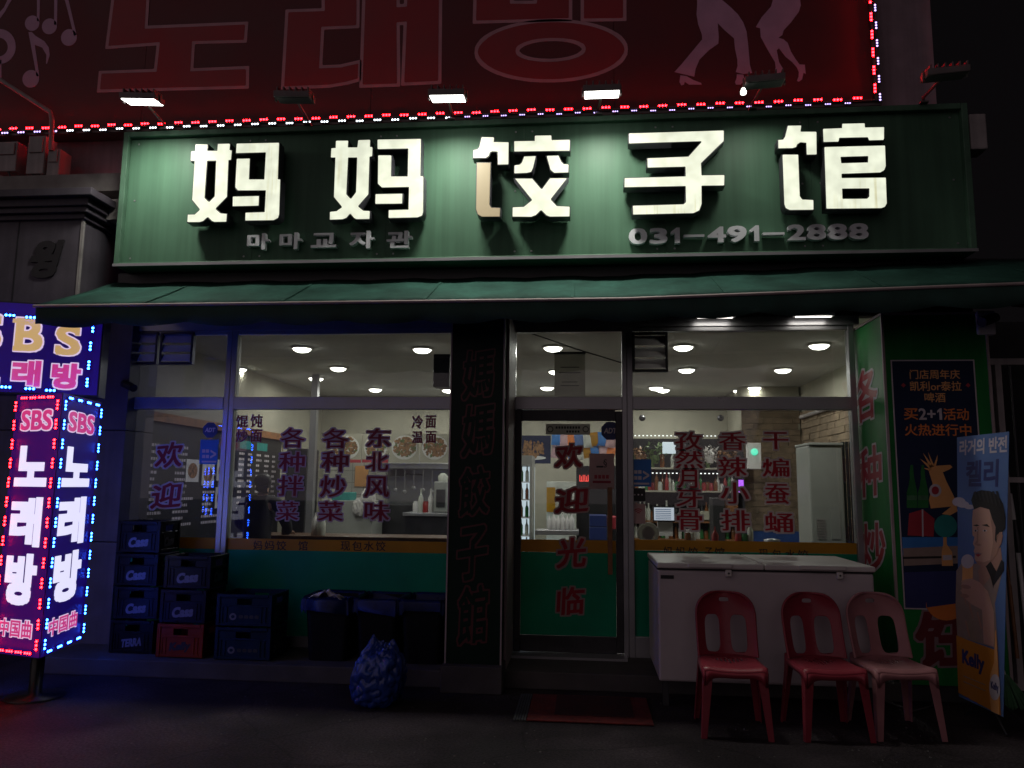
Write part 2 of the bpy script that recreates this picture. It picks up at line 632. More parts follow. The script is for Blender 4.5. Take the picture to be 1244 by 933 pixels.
mat('sticker_blue', (.05, .22, .60), .35, var=.1)
mat('sticker_pink', (.62, .40, .42), .5, var=.1)
mat('menu_black', (.016, .016, .016), .5, var=.3)
mat('teal_plastic', (.02, .26, .24), .5, var=.2)
mat('tile_white', (.58, .57, .52), .4, var=.08)
mat('brick_stone', (.24, .175, .115), .8, var=.45, scale=7, bump=.3)
mat('wainscot_blue', (.02, .07, .26), .5, var=.2)
mat('fridge_white', (.34, .35, .33), .4, var=.06)
mat('food_brown', (.24, .085, .030), .5, var=.7, scale=30)
mat('food_green', (.10, .16, .05), .6, var=.6, scale=30)
mat('plate_white', (.7, .7, .68), .35, var=.05)
mat('bottle_green', (.04, .20, .06), .15, var=.3)
mat('bottle_brown', (.22, .08, .025), .15, var=.3)
mat('bottle_clear', (.60, .62, .56), .15, var=.2)
mat('bottle_red', (.36, .03, .03), .3, var=.2)
mat('skin', (.50, .30, .22), .55, var=.06)
mat('cloth_black', (.020, .020, .026), .85, var=.3, scale=15)
mat('hair', (.014, .012, .012), .6, var=.3, scale=30)
emit_mat('lamp_face', (1.0, .98, .92), 9)
emit_mat('bulb_face', (1.0, .95, .88), 2.5)
emit_mat('downlight_face', (1.0, .97, .88), 14)
emit_mat('letter_face_dim', (.52, .40, .22), .50, (.22, .19, .13))  # tan stroke face given a faint glow of its own
emit_mat('led_red', (1.0, .003, .005), 95)
emit_mat('led_white', (.80, .90, 1.0), 5)
emit_mat('led_violet', (.50, .40, 1.0), 3)
emit_mat('led_blue', (.012, .085, 1.0), 62)
emit_mat('pylon_white', (.78, .76, 1.0), 1.0)
emit_mat('pylon_pink', (.80, .035, .28), .62)
emit_mat('pylon_pale', (.85, .66, .92), .75)
emit_mat('pylon_gold', (.80, .50, .14), .62)
emit_mat('pylon_film', (.075, .006, .36), .24, (.06,.01,.10))
emit_mat('pylon_film_blue', (.035, .006, .36), .19, (.03,.01,.10))
emit_mat('sign_glow', (1.0, .95, .55), 2.2)
emit_mat('screen', (.75, .82, 1.0), .8)
emit_mat('green_lamp', (.1, 1.0, .65), 1.3)
emit_mat('purple_lamp', (.45, .05, 1.0), 1.6)
emit_mat('led_digit', (1.0, .03, .02), 1.6)
emit_mat('fridge_and_reflection_glow', (.75, .88, 1.0), 1.0)  # lit back of the drinks fridge, and glow put in for a reflection
emit_mat('spark_white', (.95, .97, 1.0), 2.4)

# letter face: opal acrylic lit from inside, streaked by rain dirt
def letter_face():
    m = bpy.data.materials.new('letter_face')
    m.use_nodes = True
    nt = m.node_tree
    b = nt.nodes['Principled BSDF']
    b.inputs['Base Color'].default_value = (.22, .22, .17, 1)
    b.inputs['Roughness'].default_value = .4
    tc = nt.nodes.new('ShaderNodeTexCoord')
    mp = nt.nodes.new('ShaderNodeMapping')
    mp.inputs['Scale'].default_value = (30, 1, 1.2)
    no = nt.nodes.new('ShaderNodeTexNoise')
    no.inputs['Scale'].default_value = 1.6
    no.inputs['Detail'].default_value = 5
    n2 = nt.nodes.new('ShaderNodeTexNoise')
    n2.inputs['Scale'].default_value = 1.1
    n2.inputs['Detail'].default_value = 2
    nt.links.new(tc.outputs['Object'], mp.inputs[0])
    nt.links.new(mp.outputs[0], no.inputs['Vector'])
    nt.links.new(tc.outputs['Object'], n2.inputs['Vector'])
    r1 = nt.nodes.new('ShaderNodeMapRange')
    r1.inputs['From Min'].default_value = .52
    r1.inputs['From Max'].default_value = .72
    r2 = nt.nodes.new('ShaderNodeMapRange')
    r2.inputs['From Min'].default_value = .57
    r2.inputs['From Max'].default_value = .70
    nt.links.new(no.outputs['Fac'], r1.inputs['Value'])
    nt.links.new(n2.outputs['Fac'], r2.inputs['Value'])
    mu = nt.nodes.new('ShaderNodeMath')
    mu.operation = 'MULTIPLY'
    nt.links.new(r1.outputs[0], mu.inputs[0])
    nt.links.new(r2.outputs[0], mu.inputs[1])
    mx = nt.nodes.new('ShaderNodeMix')
    mx.data_type = 'RGBA'
    mx.inputs['A'].default_value = (.92, .96, .76, 1)
    mx.inputs['B'].default_value = (.62, .56, .28, 1)
    nt.links.new(mu.outputs[0], mx.inputs['Factor'])
    nt.links.new(mx.outputs['Result'], b.inputs['Emission Color'])
    n3 = nt.nodes.new('ShaderNodeTexNoise')
    n3.inputs['Scale'].default_value = 9
    n3.inputs['Detail'].default_value = 2
    nt.links.new(tc.outputs['Object'], n3.inputs['Vector'])
    r3 = nt.nodes.new('ShaderNodeMapRange')
    r3.inputs['From Min'].default_value = .35
    r3.inputs['From Max'].default_value = .65
    r3.inputs['To Min'].default_value = .80
    r3.inputs['To Max'].default_value = 1.0
    nt.links.new(n3.outputs['Fac'], r3.inputs['Value'])
    nt.links.new(r3.outputs[0], b.inputs['Emission Strength'])
    MATS['letter_face'] = m
letter_face()
mat('food_mix', (.3, .15, .06), .5, var=.8, scale=25)

def rich(name, col, kind):
    """asphalt with cracks, patches and oil stains; painted sign metal with rain streaks"""
    m = MATS[name]
    nt = m.node_tree
    b = nt.nodes['Principled BSDF']
    tc = nt.nodes.new('ShaderNodeTexCoord')
    src = b.inputs['Base Color'].links[0].from_socket
    mx = nt.nodes.new('ShaderNodeMix'); mx.data_type = 'RGBA'; mx.blend_type = 'MULTIPLY'; mx.inputs['Factor'].default_value = 1
    nt.links.new(src, mx.inputs['A'])
    if kind == 'ground':
        w = nt.nodes.new('ShaderNodeTexNoise'); w.inputs['Scale'].default_value = 1.5; w.inputs['Detail'].default_value = 4
        nt.links.new(tc.outputs['Object'], w.inputs['Vector'])
        ad = nt.nodes.new('ShaderNodeMix'); ad.data_type = 'RGBA'; ad.blend_type = 'ADD'; ad.inputs['Factor'].default_value = .5
        nt.links.new(tc.outputs['Object'], ad.inputs['A']); nt.links.new(w.outputs['Color'], ad.inputs['B'])
        v = nt.nodes.new('ShaderNodeTexVoronoi'); v.feature = 'DISTANCE_TO_EDGE'; v.inputs['Scale'].default_value = .75
        nt.links.new(ad.outputs['Result'], v.inputs['Vector'])
        r = nt.nodes.new('ShaderNodeMapRange'); r.inputs['From Max'].default_value = .014; r.inputs['To Min'].default_value = .62
        nt.links.new(v.outputs['Distance'], r.inputs['Value'])
        s = nt.nodes.new('ShaderNodeTexNoise'); s.inputs['Scale'].default_value = .9; s.inputs['Detail'].default_value = 3
        nt.links.new(tc.outputs['Object'], s.inputs['Vector'])
        r2 = nt.nodes.new('ShaderNodeMapRange'); r2.inputs['From Min'].default_value = .40; r2.inputs['From Max'].default_value = .58; r2.inputs['To Min'].default_value = .45
        nt.links.new(s.outputs['Fac'], r2.inputs['Value'])
        g = nt.nodes.new('ShaderNodeTexNoise'); g.inputs['Scale'].default_value = 60; g.inputs['Detail'].default_value = 2
        nt.links.new(tc.outputs['Object'], g.inputs['Vector'])
        r3 = nt.nodes.new('ShaderNodeMapRange'); r3.inputs['From Min'].default_value = .3; r3.inputs['From Max'].default_value = .7; r3.inputs['To Min'].default_value = .55; r3.inputs['To Max'].default_value = 1.5
        nt.links.new(g.outputs['Fac'], r3.inputs['Value'])
        m1 = nt.nodes.new('ShaderNodeMath'); m1.operation = 'MULTIPLY'; nt.links.new(r.outputs[0], m1.inputs[0]); nt.links.new(r2.outputs[0], m1.inputs[1])
        m2 = nt.nodes.new('ShaderNodeMath'); m2.operation = 'MULTIPLY'; nt.links.new(m1.outputs[0], m2.inputs[0]); nt.links.new(r3.outputs[0], m2.inputs[1])
        nt.links.new(m2.outputs[0], mx.inputs['B'])
    else:
        mp = nt.nodes.new('ShaderNodeMapping'); mp.inputs['Scale'].default_value = (14, 14, .55)
        nt.links.new(tc.outputs['Object'], mp.inputs[0])
        s = nt.nodes.new('ShaderNodeTexNoise'); s.inputs['Scale'].default_value = 1.3; s.inputs['Detail'].default_value = 5
        nt.links.new(mp.outputs[0], s.inputs['Vector'])
        r2 = nt.nodes.new('ShaderNodeMapRange'); r2.inputs['From Min'].default_value = .35; r2.inputs['From Max'].default_value = .68; r2.inputs['To Min'].default_value = .86; r2.inputs['To Max'].default_value = 1.06
        nt.links.new(s.outputs['Fac'], r2.inputs['Value'])
        nt.links.new(r2.outputs[0], mx.inputs['B'])
    nt.links.new(mx.outputs['Result'], b.inputs['Base Color'])
rich('asphalt', None, 'ground')
for k_ in ('sign_green', 'frame_green', 'awning_green', 'pillar_green', 'stone_tile', 'upper_wall', 'grey_box'):
    rich(k_, None, 'streak')

# ------------------------------------------------------------------ ground and sky
b = MB()
n = 40
xs = [-70+140*i/n for i in range(n+1)]
b.add([(x, y, 0) for y in xs for x in xs], [(j*(n+1)+i, j*(n+1)+i+1, (j+1)*(n+1)+i+1, (j+1)*(n+1)+i) for j in range(n) for i in range(n)])
tag(b.build('ground', 'asphalt'), kind='structure', label='dark asphalt ground in front of the restaurant')
rp = random.Random(21)
b = MB()
for k in range(420):
    x, y, s_ = rp.uniform(-4.5, 3.6), -rp.uniform(.75, 3.6), rp.uniform(.004, .011)
    pts = [(x+s_*rp.uniform(.6, 1.2)*math.cos(t), y+s_*rp.uniform(.6, 1.2)*math.sin(t), 0) for t in (0, 1.57, 3.14, 4.71)]
    b.add(pts+[(x+rp.uniform(-.3, .3)*s_, y, s_*rp.uniform(.4, .9))], [(0, 1, 4), (1, 2, 4), (2, 3, 4), (3, 0, 4)])
tag(b.build('grit', 'concrete'), kind='stuff', label='loose grit and small stones scattered on the asphalt')

# ------------------------------------------------------------------ restaurant building
STEP = .13
GT = 2.98                                  # top of the shop glass
bld = empty('restaurant_building', (-.6, 0, 0), 'two storey restaurant building with a wide glass shop front under a green awning', 'building')
XL, XR = -4.40, 2.34
zH = 8.2
XW = P(1140, 60, 0.0).x                    # right end of the upper wall
b = MB()
b.box(-9.5, XW, .10, .40, 3.42, zH)        # upper wall
b.build('upper_wall', 'upper_wall', bld)
b = MB()
b.box(XL-.10, 3.30, -.06, .06, GT+.08, 3.42)
b.box(XL-.10, 3.30, .06, .10, 3.18, 3.42)
b.build('header_beam', 'black_wall', bld)
b = MB()
b.box(XL-.02, XR+.02, -.06, .05, GT, GT+.08)
b.build('top_rail', 'steel', bld)
# interior shell (parts of the building)
BY = 6.2
IX0, IX1 = -4.60, 3.22
b = MB(); b.box(IX0, IX1, .10, 9.2, 3.10, 3.18); b.build('ceiling', 'ceiling_white', bld)
b = MB(); b.box(IX0, IX1, .06, 9.2, .02, STEP-.004); b.build('floor', 'floor_tile', bld)
b = MB(); b.box(IX0-.15, IX0, .07, 9.2, .02, 3.18); b.build('interior_wall', 'cream_paint', bld)
b = MB(); b.box(IX1, IX1+.15, .07, 9.2, .02, 3.18); wr = b.build('interior_wall', 'cream_paint', bld)
b = MB(); b.box(IX0, IX1, BY, BY+.12, STEP, 3.10); b.build('interior_wall', 'cream_paint', bld)
# stone bricks on the right interior wall
brick = None
rows = 22
for r in range(rows):
    z = .95 + r*.088
    y = .9 - (r % 2)*.19
    while y < 4.95:
        L = random.uniform(.30, .52)
        if z < 2.65 - .0*y:
            mb = MB().box(IX1-.012-random.uniform(0, .016), IX1, y+.004, y+L-.004, z+.003, z+.085)
            mb.build('brick', 'brick_stone', wr)
        y += L
pier = MB().box(P(903, 600, 5.02).x, IX1-.03, 5.02, BY-.003, STEP, 3.095).build('interior_wall', 'cream_paint', bld)
xq0 = P(903, 600, 5.02).x
for r in range(rows):
    z = .95 + r*.088
    x = xq0 - (r % 2)*.0
    x = xq0 + .004
    first = True
    while x < IX1-.06:
        L = random.uniform(.14, .24) if first and r % 2 else random.uniform(.26, .44)
        first = False
        MB().box(x, min(x+L-.006, IX1-.035), 5.02-.012-random.uniform(0, .012), 5.02, z+.003, z+.085).build('brick', 'brick_stone', pier)
        x += L
MB().box(xq0-.002, IX1-.035, 4.99, 5.019, STEP, .945).build('wainscot', 'wainscot_blue', pier)
b = MB(); b.box(IX1-.03, IX1-.001, .3, 4.985, STEP, .945); b.build('wainscot', 'wainscot_blue', wr)
# step
b = MB()
b.box(XL-.1, -1.10, -.72, .06, 0, STEP)
b.box(-.64, 2.40, -.66, .06, 0, STEP)
b.build('front_step', 'concrete', bld, bevel=.008)

# ---- shop front glazing
F0 = front(-.0060)       # outer face of the glass
def window(name, x0, x1, zb, label=None, glass='glass', fw=.05, lintel=True):
    f = MB()
    f.box(x0, x0+fw, -.045, .045, STEP, GT)
    f.box(x1-fw, x1, -.045, .045, STEP, GT)
    f.box(x0+fw, x1-fw, -.040, .040, GT-.04, GT)
    f.box(x0+fw, x1-fw, -.050, .050, 2.24, 2.352)
    f.box(x0+fw, x1-fw, -.040, .040, STEP, zb)
    w = f.build(name, 'steel', bld, label, bevel=.004)
    MB().box(x0+fw, x1-fw, -.004, .004, zb, 2.24).build('pane', glass, w)
    MB().box(x0+fw, x1-fw, -.004, .004, 2.352, GT-.04).build('pane', glass, w)
    return w
wA = window('side_window', -4.38, -3.30, .22, 'narrow window at the left end of the shop front', 'glass_side')
wB = window('shop_window', -3.298, -1.06, .22, 'wide window left of the green column')
wC = window('shop_window', .362, 2.318, .30, 'wide window behind the chest freezer')
# door bay: frame, transom light and door leaf
f = MB()
f.box(-.70, -.63, -.05, .05, STEP, GT); f.box(.318, .360, -.05, .05, STEP, GT)
f.box(-.63, .318, -.045, .045, GT-.04, GT); f.box(-.63, .318, -.05, .05, 2.24, 2.352)
wD = f.build('door_frame', 'steel', bld, bevel=.004)
MB().box(-.63, .318, -.004, .004, 2.352, GT-.04).build('pane', 'glass', wD)
MB().box(-.64, .34, -.20, .05, STEP, STEP+.02).build('threshold', 'steel', wD)
f = MB()
f.box(-.629, -.572, -.030, .022, STEP+.022, 2.238); f.box(.258, .317, -.030, .022, STEP+.03, 2.225)
f.box(-.572, .258, -.028, .020, 2.14, 2.236); f.box(-.572, .258, -.028, .020, STEP+.024, STEP+.16)
door = f.build('door', 'dark_metal', bld, bevel=.004)
MB().box(-.572, .258, -.004, .004, STEP+.16, 2.14).build('pane', 'glass', door)
hx = P(741, 640, -.08).x
h = MB()
h.box(hx-.020, hx+.020, -.105, -.075, P(741, 698, -.09).z, P(741, 592, -.09).z)
for zz in (1.05, 1.45):
    h.tube([(hx, -.078, zz), (hx, -.03, zz)], .009)
h.build('handle', 'wood', door, bevel=.006)
# jamb between column and door
b = MB()
b.box(-.652, -.632, -.60, -.055, STEP, GT)
b.build('door_jamb', 'pink_trim', bld)

# films and stripes
def film(parent, x0, x1, z0, z1, m, name='film'):
    return MB().box(x0, x1, -.0090, -.0062, z0, z1).build(name, m, parent)
zy0, zy1 = .962, 1.062                       # yellow band, left
film(wB, -3.248, -1.11, .222, zy0, 'film_teal'); film(wB, -3.248, -1.11, zy0+.001, zy1, 'film_yellow', 'stripe')
film(wA, -4.33, -3.35, .222, zy0, 'film_teal'); film(wA, -4.33, -3.35, zy0+.001, zy1, 'film_yellow', 'stripe')
film(door, -.570, .256, .292, .990, 'film_teal'); film(door, -.570, .256, .991, 1.098, 'film_yellow', 'stripe')
film(wC, .412, 2.268, .302, 1.020, 'film_teal'); film(wC, .412, 2.268, 1.021, 1.112, 'film_yellow', 'stripe')

# lettering on the glass
def chars(parent, lst, m='film_letter', om='film_edge', out=.065, bold=.017, song=3.6, rise=0., slant=0., pl=F0, d=.004, name='lettering'):
    for ch, bx in lst:
        text(pl, ch, bx, name, m, parent, bold=bold, d=d, ex=.0008, out=out, om=om, song=song, rise=rise, slant=slant)
chars(wB, [('各', (341.6, 520, 370.6, 544)), ('种', (339, 549, 370.6, 573)), ('拌', (337.8, 577.7, 369, 602.5)), ('菜', (336, 609, 363, 632)),
           ('各', (392.4, 520.5, 423.6, 544.6)), ('种', (390.5, 548, 423.6, 573)), ('炒', (389, 577.7, 420.4, 604)), ('菜', (386.6, 609, 417, 633)),
           ('东', (445.5, 520.5, 475, 543)), ('北', (445, 549.4, 472, 572)), ('风', (443, 578.7, 473, 604)), ('味', (443, 609, 473.4, 633))])
chars(wB, [('馄', (287, 504.7, 301.4, 519)), ('饨', (304.7, 503.8, 319, 519)), ('炒', (287, 522, 301, 537)), ('面', (304.7, 522, 318.5, 537)),
           ('冷', (500.8, 505, 513.6, 520.5)), ('面', (517.5, 505, 529.7, 520)), ('温', (500.8, 524, 513.6, 538)), ('面', (517.5, 524, 530, 538))], out=.03, bold=.012)
chars(wC, [('孜', (820, 524.7, 853, 546.5)), ('然', (819.5, 547.5, 854, 569)), ('月', (823, 570.5, 847, 593)), ('牙', (821, 595, 853, 616.5)), ('骨', (822, 619.5, 853, 644)),
           ('香', (873, 524.7, 906, 547)), ('辣', (872.5, 555, 907, 578.7)), ('小', (875, 586, 910, 612)), ('排', (876, 619.5, 911, 645)),
           ('干', (927, 525, 957.7, 546)), ('煸', (925.6, 557, 958.7, 579)), ('蚕', (929, 588, 959, 612)), ('蛹', (929, 622.7, 963, 646.5))], m='film_red', om='film_white', out=.085)
KAI = dict(song=1.0, rise=.10, slant=.05, bold=.022)
chars(door, [('欢', (674, 539, 707.5, 569)), ('迎', (674, 592, 714.6, 624)), ('光', (676, 653, 712, 691)), ('临', (676, 713, 710.5, 747.5))], m='film_red', om='film_pink', out=.055, **KAI)
chars(wA, [('欢', (189, 537, 222, 568.5)), ('迎', (183.6, 586.5, 220.5, 618.6))], om='film_white', out=.055, **KAI)
chars(wB, [('妈', (308, 656.8, 319, 668)), ('妈', (321.5, 656.8, 333.6, 668)), ('饺', (336, 656.8, 348, 668.4)), ('馆', (362.5, 657, 374, 668.5)),
           ('现', (414, 657.5, 425.5, 669)), ('包', (428, 657.5, 440, 669)), ('水', (442, 657.5, 454.5, 669)), ('饺', (456.5, 657.5, 468.6, 669.3))], m='black_print', out=0, bold=.012, song=1.8)
chars(wC, [('妈', (806, 664, 817, 676)), ('妈', (821, 664.3, 832.5, 676)), ('饺', (836, 664.6, 848, 676.5)), ('子', (856, 665, 866, 677)), ('馆', (868, 665.2, 880, 677.3)),
           ('现', (922, 667, 933, 679)), ('包', (938, 667.3, 949, 679)), ('水', (954, 667.6, 966, 679.5)), ('饺', (969, 668, 982, 680))], m='black_print', out=0, bold=.012, song=1.8)

# stickers on the glass
def octagon(pl, cx, cy, r):
    a, b_ = pl.px(cx, cy)
    e = pl.px(cx+r, cy)[0]-a
    return [(a+e*math.cos(PI/8+k*PI/4), b_+e*math.sin(PI/8+k*PI/4)) for k in range(8)]
def sticker_adt(parent, cx, cy, r):
    s = shape(F0, [octagon(F0, cx, cy, r)], 'alarm_sticker', 'film_navy', parent, .001, .0008)
    text(F0, 'ADT', (cx-r*.66, cy-r*.30, cx+r*.66, cy+r*.26), 'lettering', 'white_print', s, bold=.035, d=.0022, slant=.15)
sticker_adt(door, 741.5, 523.5, 12)
sticker_adt(wA, 255.5, 522.5, 9.5)
def panel_sticker(parent, bx, m, name='sticker', d=.001):
    x0, y0, x1, y1 = F0.box(*bx)
    return shape(F0, [[(x0, y0), (x1, y0), (x1, y1), (x0, y1)]], name, m, parent, d, .0008)
for par, (x0, y0, x1, y1) in ((wA, (243, 534, 265, 564)), (wC, (767.5, 558, 791, 591))):
    s = panel_sticker(par, (x0, y0, x1, y1), 'film_blue', 'notice_sticker')
    w, h_ = x1-x0, y1-y0
    for yy in (.40, .62):
        for xx_ in (.12, .33):
            panel_sticker(s, (x0+w*xx_, y0+h_*yy, x0+w*(xx_+.17), y0+h_*(yy+.13)), 'white_print', 'mark', .0022)
    text(F0, '>', (x0+w*.58, y0+h_*.42, x0+w*.9, y0+h_*.76), 'lettering', 'white_print', s, d=.0022, bold=.02)
    panel_sticker(s, (x0+w*.1, y0+h_*.86, x0+w*.9, y0+h_*.93), 'white_print', 'bar', .0022)
# small plates low on the right window: black hours card and wifi card
s = panel_sticker(wC, (767.5, 593, 784, 609), 'black_print', 'notice_sticker')
text(F0, '···', (770, 600, 781, 602), 'lettering', 'white_print', s, d=.0022)
s = panel_sticker(wC, (767, 612, 784, 636), 'film_pink', 'wifi_sticker')
cx, cy = F0.px(775.5, 625)
for r in (.012, .028, .044):
    pts = [(cx+r*math.cos(t), cy+r*math.sin(t)) for t in np.linspace(PI*.25, PI*.75, 9)] + [(cx+(r+.008)*math.cos(t), cy+(r+.008)*math.sin(t)) for t in np.linspace(PI*.75, PI*.25, 9)]
    shape(F0, [pts], 'wifi_arc', 'red_print', s, .0022, .0006)
# notice plate and no smoking card on the door
s = panel_sticker(door, (663, 515, 717, 528), 'film_paper', 'plate', .001)
for k in range(9):
    panel_sticker(s, (675+k*3.4, 518, 677.4+k*3.4, 520.8), 'black_print', 'mark', .0022)
for k in range(5):
    panel_sticker(s, (688+k*3.4, 523, 690.4+k*3.4, 525.6), 'black_print', 'mark', .0022)
for q in (668.5, 711.5):
    a, c_ = F0.px(q, 521.5)
    shape(F0, [ellipse(a, c_, .028, .028, 20), ellipse(a, c_, .020, .020, 20)], 'ring_mark', 'black_print', s, .0022, .0006)
s = panel_sticker(door, (716, 551, 746, 594), 'film_pink', 'no_smoking_card', .003)
for k in range(4):
    panel_sticker(s, (722+k*4.7, 577, 725.6+k*4.7, 581.5), 'red_print', 'mark', .0042)
panel_sticker(s, (720, 584, 742, 587), 'film_letter', 'bar', .0042)
panel_sticker(s, (724.5, 566, 733, 568), 'black_print', 'cigarette_mark', .0042)
text(F0, '§', (733, 558, 737.5, 568), 'smoke_mark', 'black_print', s, d=.0042)

# ventilators in the top panes
def louver(parent, bx, n=3, split=False):
    x0, z0, x1, z1 = front(-.03).box(*bx)
    m = MB()
    t = .022
    m.box(x0, x0+t, -.06, -.006, z0, z1); m.box(x1-t, x1, -.06, -.006, z0, z1)
    m.box(x0+t, x1-t, -.06, -.006, z0, z0+t); m.box(x0+t, x1-t, -.06, -.006, z1-t, z1)
    o = m.build('ventilator', 'dark_metal', parent, bevel=.003)
    for k in range(n):
        za = z0+t+(z1-z0-2*t)*k/n
        zb_ = z0+t+(z1-z0-2*t)*(k+1)/n
        MB().hexa([(x0+t, -.020, zb_-.012), (x1-t, -.020, zb_-.012), (x1-t, -.012, zb_-.004), (x0+t, -.012, zb_-.004),
                   (x0+t, -.058, za+.006), (x1-t, -.058, za+.006), (x1-t, -.050, za+.012), (x0+t, -.050, za+.012)]).build('louver_blade', 'white_plastic', o)
louver(wA, (158, 404, 193, 443)); louver(wA, (196, 404, 236, 443))
louver(wC, (768, 404, 811, 452))

# ---- green column with red lettering
cx0, cx1 = -1.085, -.655
b = MB()
b.box(cx0, cx1, -.78, -.062, .20, 3.02)
col = b.build('column', 'column_green', bld)
MB().box(cx0-.02, cx1+.02, -.86, -.062, 0, .198).build('base', 'concrete', col, bevel=.006)
b = MB()
for x in (cx0, cx1):
    b.box(x-.006, x+.006, -.788, -.776, .20, 3.02)
b.build('edge_trim', 'pink_trim', col)
FC = front(-.781)
chars(col, [('媽', (562, 425, 600, 486)), ('媽', (561, 491, 600, 556)), ('餃', (558.5, 566, 594, 628)), ('子', (556, 637, 592, 706)), ('館', (557, 710, 593, 784))],
      m='column_green', om='column_line', out=.030, pl=FC, d=.001, song=1.0, rise=.10, slant=.05, bold=.018)

# ---- right pillar
PY = -.62
px1 = P(1203, 470, PY).x
zt = P(1110, 381, PY).z
b = MB()
b.box(XR, px1, PY, .058, .12, zt)
pil = b.build('pillar', 'pillar_green', bld)
MB().box(XR+.02, px1-.02, PY+.02, .05, 0, .12).build('base', 'black_wall', pil)
b = MB()
b.box(XR-.008, XR+.010, PY-.010, PY+.010, .12, zt+.008); b.box(px1-.010, px1+.008, PY-.010, PY+.010, .12, zt+.008)
b.box(XR+.010, px1-.010, PY-.010, PY+.010, zt-.010, zt+.008); b.box(XR-.008, XR+.010, PY+.010, .05, zt-.010, zt+.008)
b.build('edge_trim', 'pink_trim', pil)
FL = Plane((XR-.001, 0, 0), (0, -1, 0), (0, 0, 1))
FP = front(PY-.001)
chars(pil, [('各', (1038.7, 448, 1066, 513)), ('种', (1042, 541, 1072, 605)), ('炒', (1046, 634, 1076, 697))], m='red_print', om='white_print', out=.04, pl=FL, d=.0005, song=1.0, rise=.10, slant=.05, bold=.02)
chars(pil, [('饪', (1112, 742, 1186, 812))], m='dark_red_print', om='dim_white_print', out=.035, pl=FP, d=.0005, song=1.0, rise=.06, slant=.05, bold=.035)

# ---- downlights in the restaurant ceiling
ZC = 3.098
def downlight(x, y, w=10.5):
    o = MB().lathe((x, y, ZC-.02), [(.115, 0), (.115, .02)], 20).build('downlight', 'white_plastic', bld)
    MB().lathe((x, y, ZC-.058), [(.030, 0), (.070, .010), (.094, .026), (.100, .037)], 20).build('lens', 'downlight_face', o)
    l = bpy.data.lights.new('downlight', 'AREA')
    l.shape = 'DISK'; l.size = .14; l.energy = w; l.color = (1, .98, .93)
    lo = bpy.data.objects.new('downlight_lamp', l)
    COL.objects.link(lo)
    lo.parent = o
    lo.location = Vector((x, y, ZC-.062)) - world_matrix(o).translation
for px_, py_ in ((367, 422), (411, 446), (345, 470), (513, 423), (456, 472), (290, 447), (672, 421), (676, 450), (830, 420), (995, 418), (951, 448), (834, 448), (797, 470), (916, 470)):
    q = G(px_, py_, ZC)
    downlight(q.x, q.y)
for x, y in ((-3.9, 3.9), (-2.2, 5.3), (-.6, 5.0), (1.2, 5.3), (2.4, 5.4)):
    downlight(x, y)

# two slim lamps under the awning in front of the right window
for k, (x, lab) in enumerate(((1.12, 'slim lamp under the awning, left of the two before the right window'), (1.95, 'slim lamp under the awning beside the green pillar'))):
    root = empty('awning_lamp', (x, -.16, 2.99), lab, 'lamp', 'slim lamps under the awning')
    MB().box(x-.17, x+.17, -.20, -.12, 3.035, 3.06).build('housing', 'white_plastic', root)
    tb = MB().box(x-.15, x+.15, -.170, -.150, 3.026, 3.034).build('tube', 'bulb_face', root)
    l = bpy.data.lights.new('awning_lamp', 'AREA'); l.shape = 'RECTANGLE'; l.size = .30; l.size_y = .05; l.energy = .55; l.color = (1, .95, .85)
    lo = bpy.data.objects.new('awning_lamp_light', l); COL.objects.link(lo); lo.parent = tb
    lo.location = Vector((x, -.16, 3.018)) - world_matrix(tb).translation
# ------------------------------------------------------------------ shop sign
SY = -.65
FS = front(SY)
s0 = FS.box(143, 168, 1182, 313)
t = .05
FE = SY-.05                                # front edge of the sign's frame
sx0, sx1 = P(144, 240, FE).x+t, P(1182, 220, FE).x-t
sz0, sz1 = P(600, 315, FE).z+.03, P(600, 144.5, FE).z-t
sign = empty('shop_sign', ((sx0+sx1)/2, SY+.2, sz0-.05), 'long dark green shop sign with big lit cream characters and a phone number', 'shop sign')
nP = 6
for k in range(nP):
    a0 = sx0+(sx1-sx0)*k/nP
    a1 = sx0+(sx1-sx0)*(k+1)/nP
    MB().box(a0+.001, a1-.001, SY, SY+.03, sz0, sz1).build('panel', 'sign_green', sign)
b = MB()
b.box(sx0-t, sx0, SY-.05, SY+.40, sz0-.03, sz1+t); b.box(sx1, sx1+t, SY-.05, SY+.40, sz0-.03, sz1+t)
b.box(sx0, sx1, SY-.05, SY+.40, sz1, sz1+t); b.box(sx0, sx1, SY-.05, SY+.40, sz0-.028, sz0)
b.box(sx0, sx1, SY+.36, SY+.39, sz0, sz1)
b.build('frame', 'frame_green', sign, bevel=.006)
b = MB(); b.box(sx0-t, sx1+t, SY-.062, SY-.046, sz0-.036, sz0-.012); b.build('bottom_trim', 'steel', sign)
b = MB()
for k in range(nP):
    for a in (.06, .94):
        for zz in (sz0+.05, (sz0+sz1)/2, sz1-.05):
            b.lathe((sx0+(sx1-sx0)*(k+a)/nP, SY, zz), [(.009, 0), (.007, .004)], 8, axis='Y')
b.build('screws', 'steel', sign)['kind'] = 'stuff'
FLt = front(SY-.15)          # letter faces stand off the panel
def letter(ox, oy, s, polys, face='letter_face', name='letter'):
    pp = [pxpoly(FLt, p, ox, oy, s) for p in polys]
    side = shape(FLt, pp, name, 'letter_side', sign, d=-.105, ex=.104)
    f = shape(FLt, pp, 'face', face, side, d=0, ex=.003, off=-.006, cell=.006)
    return side
K = .13934
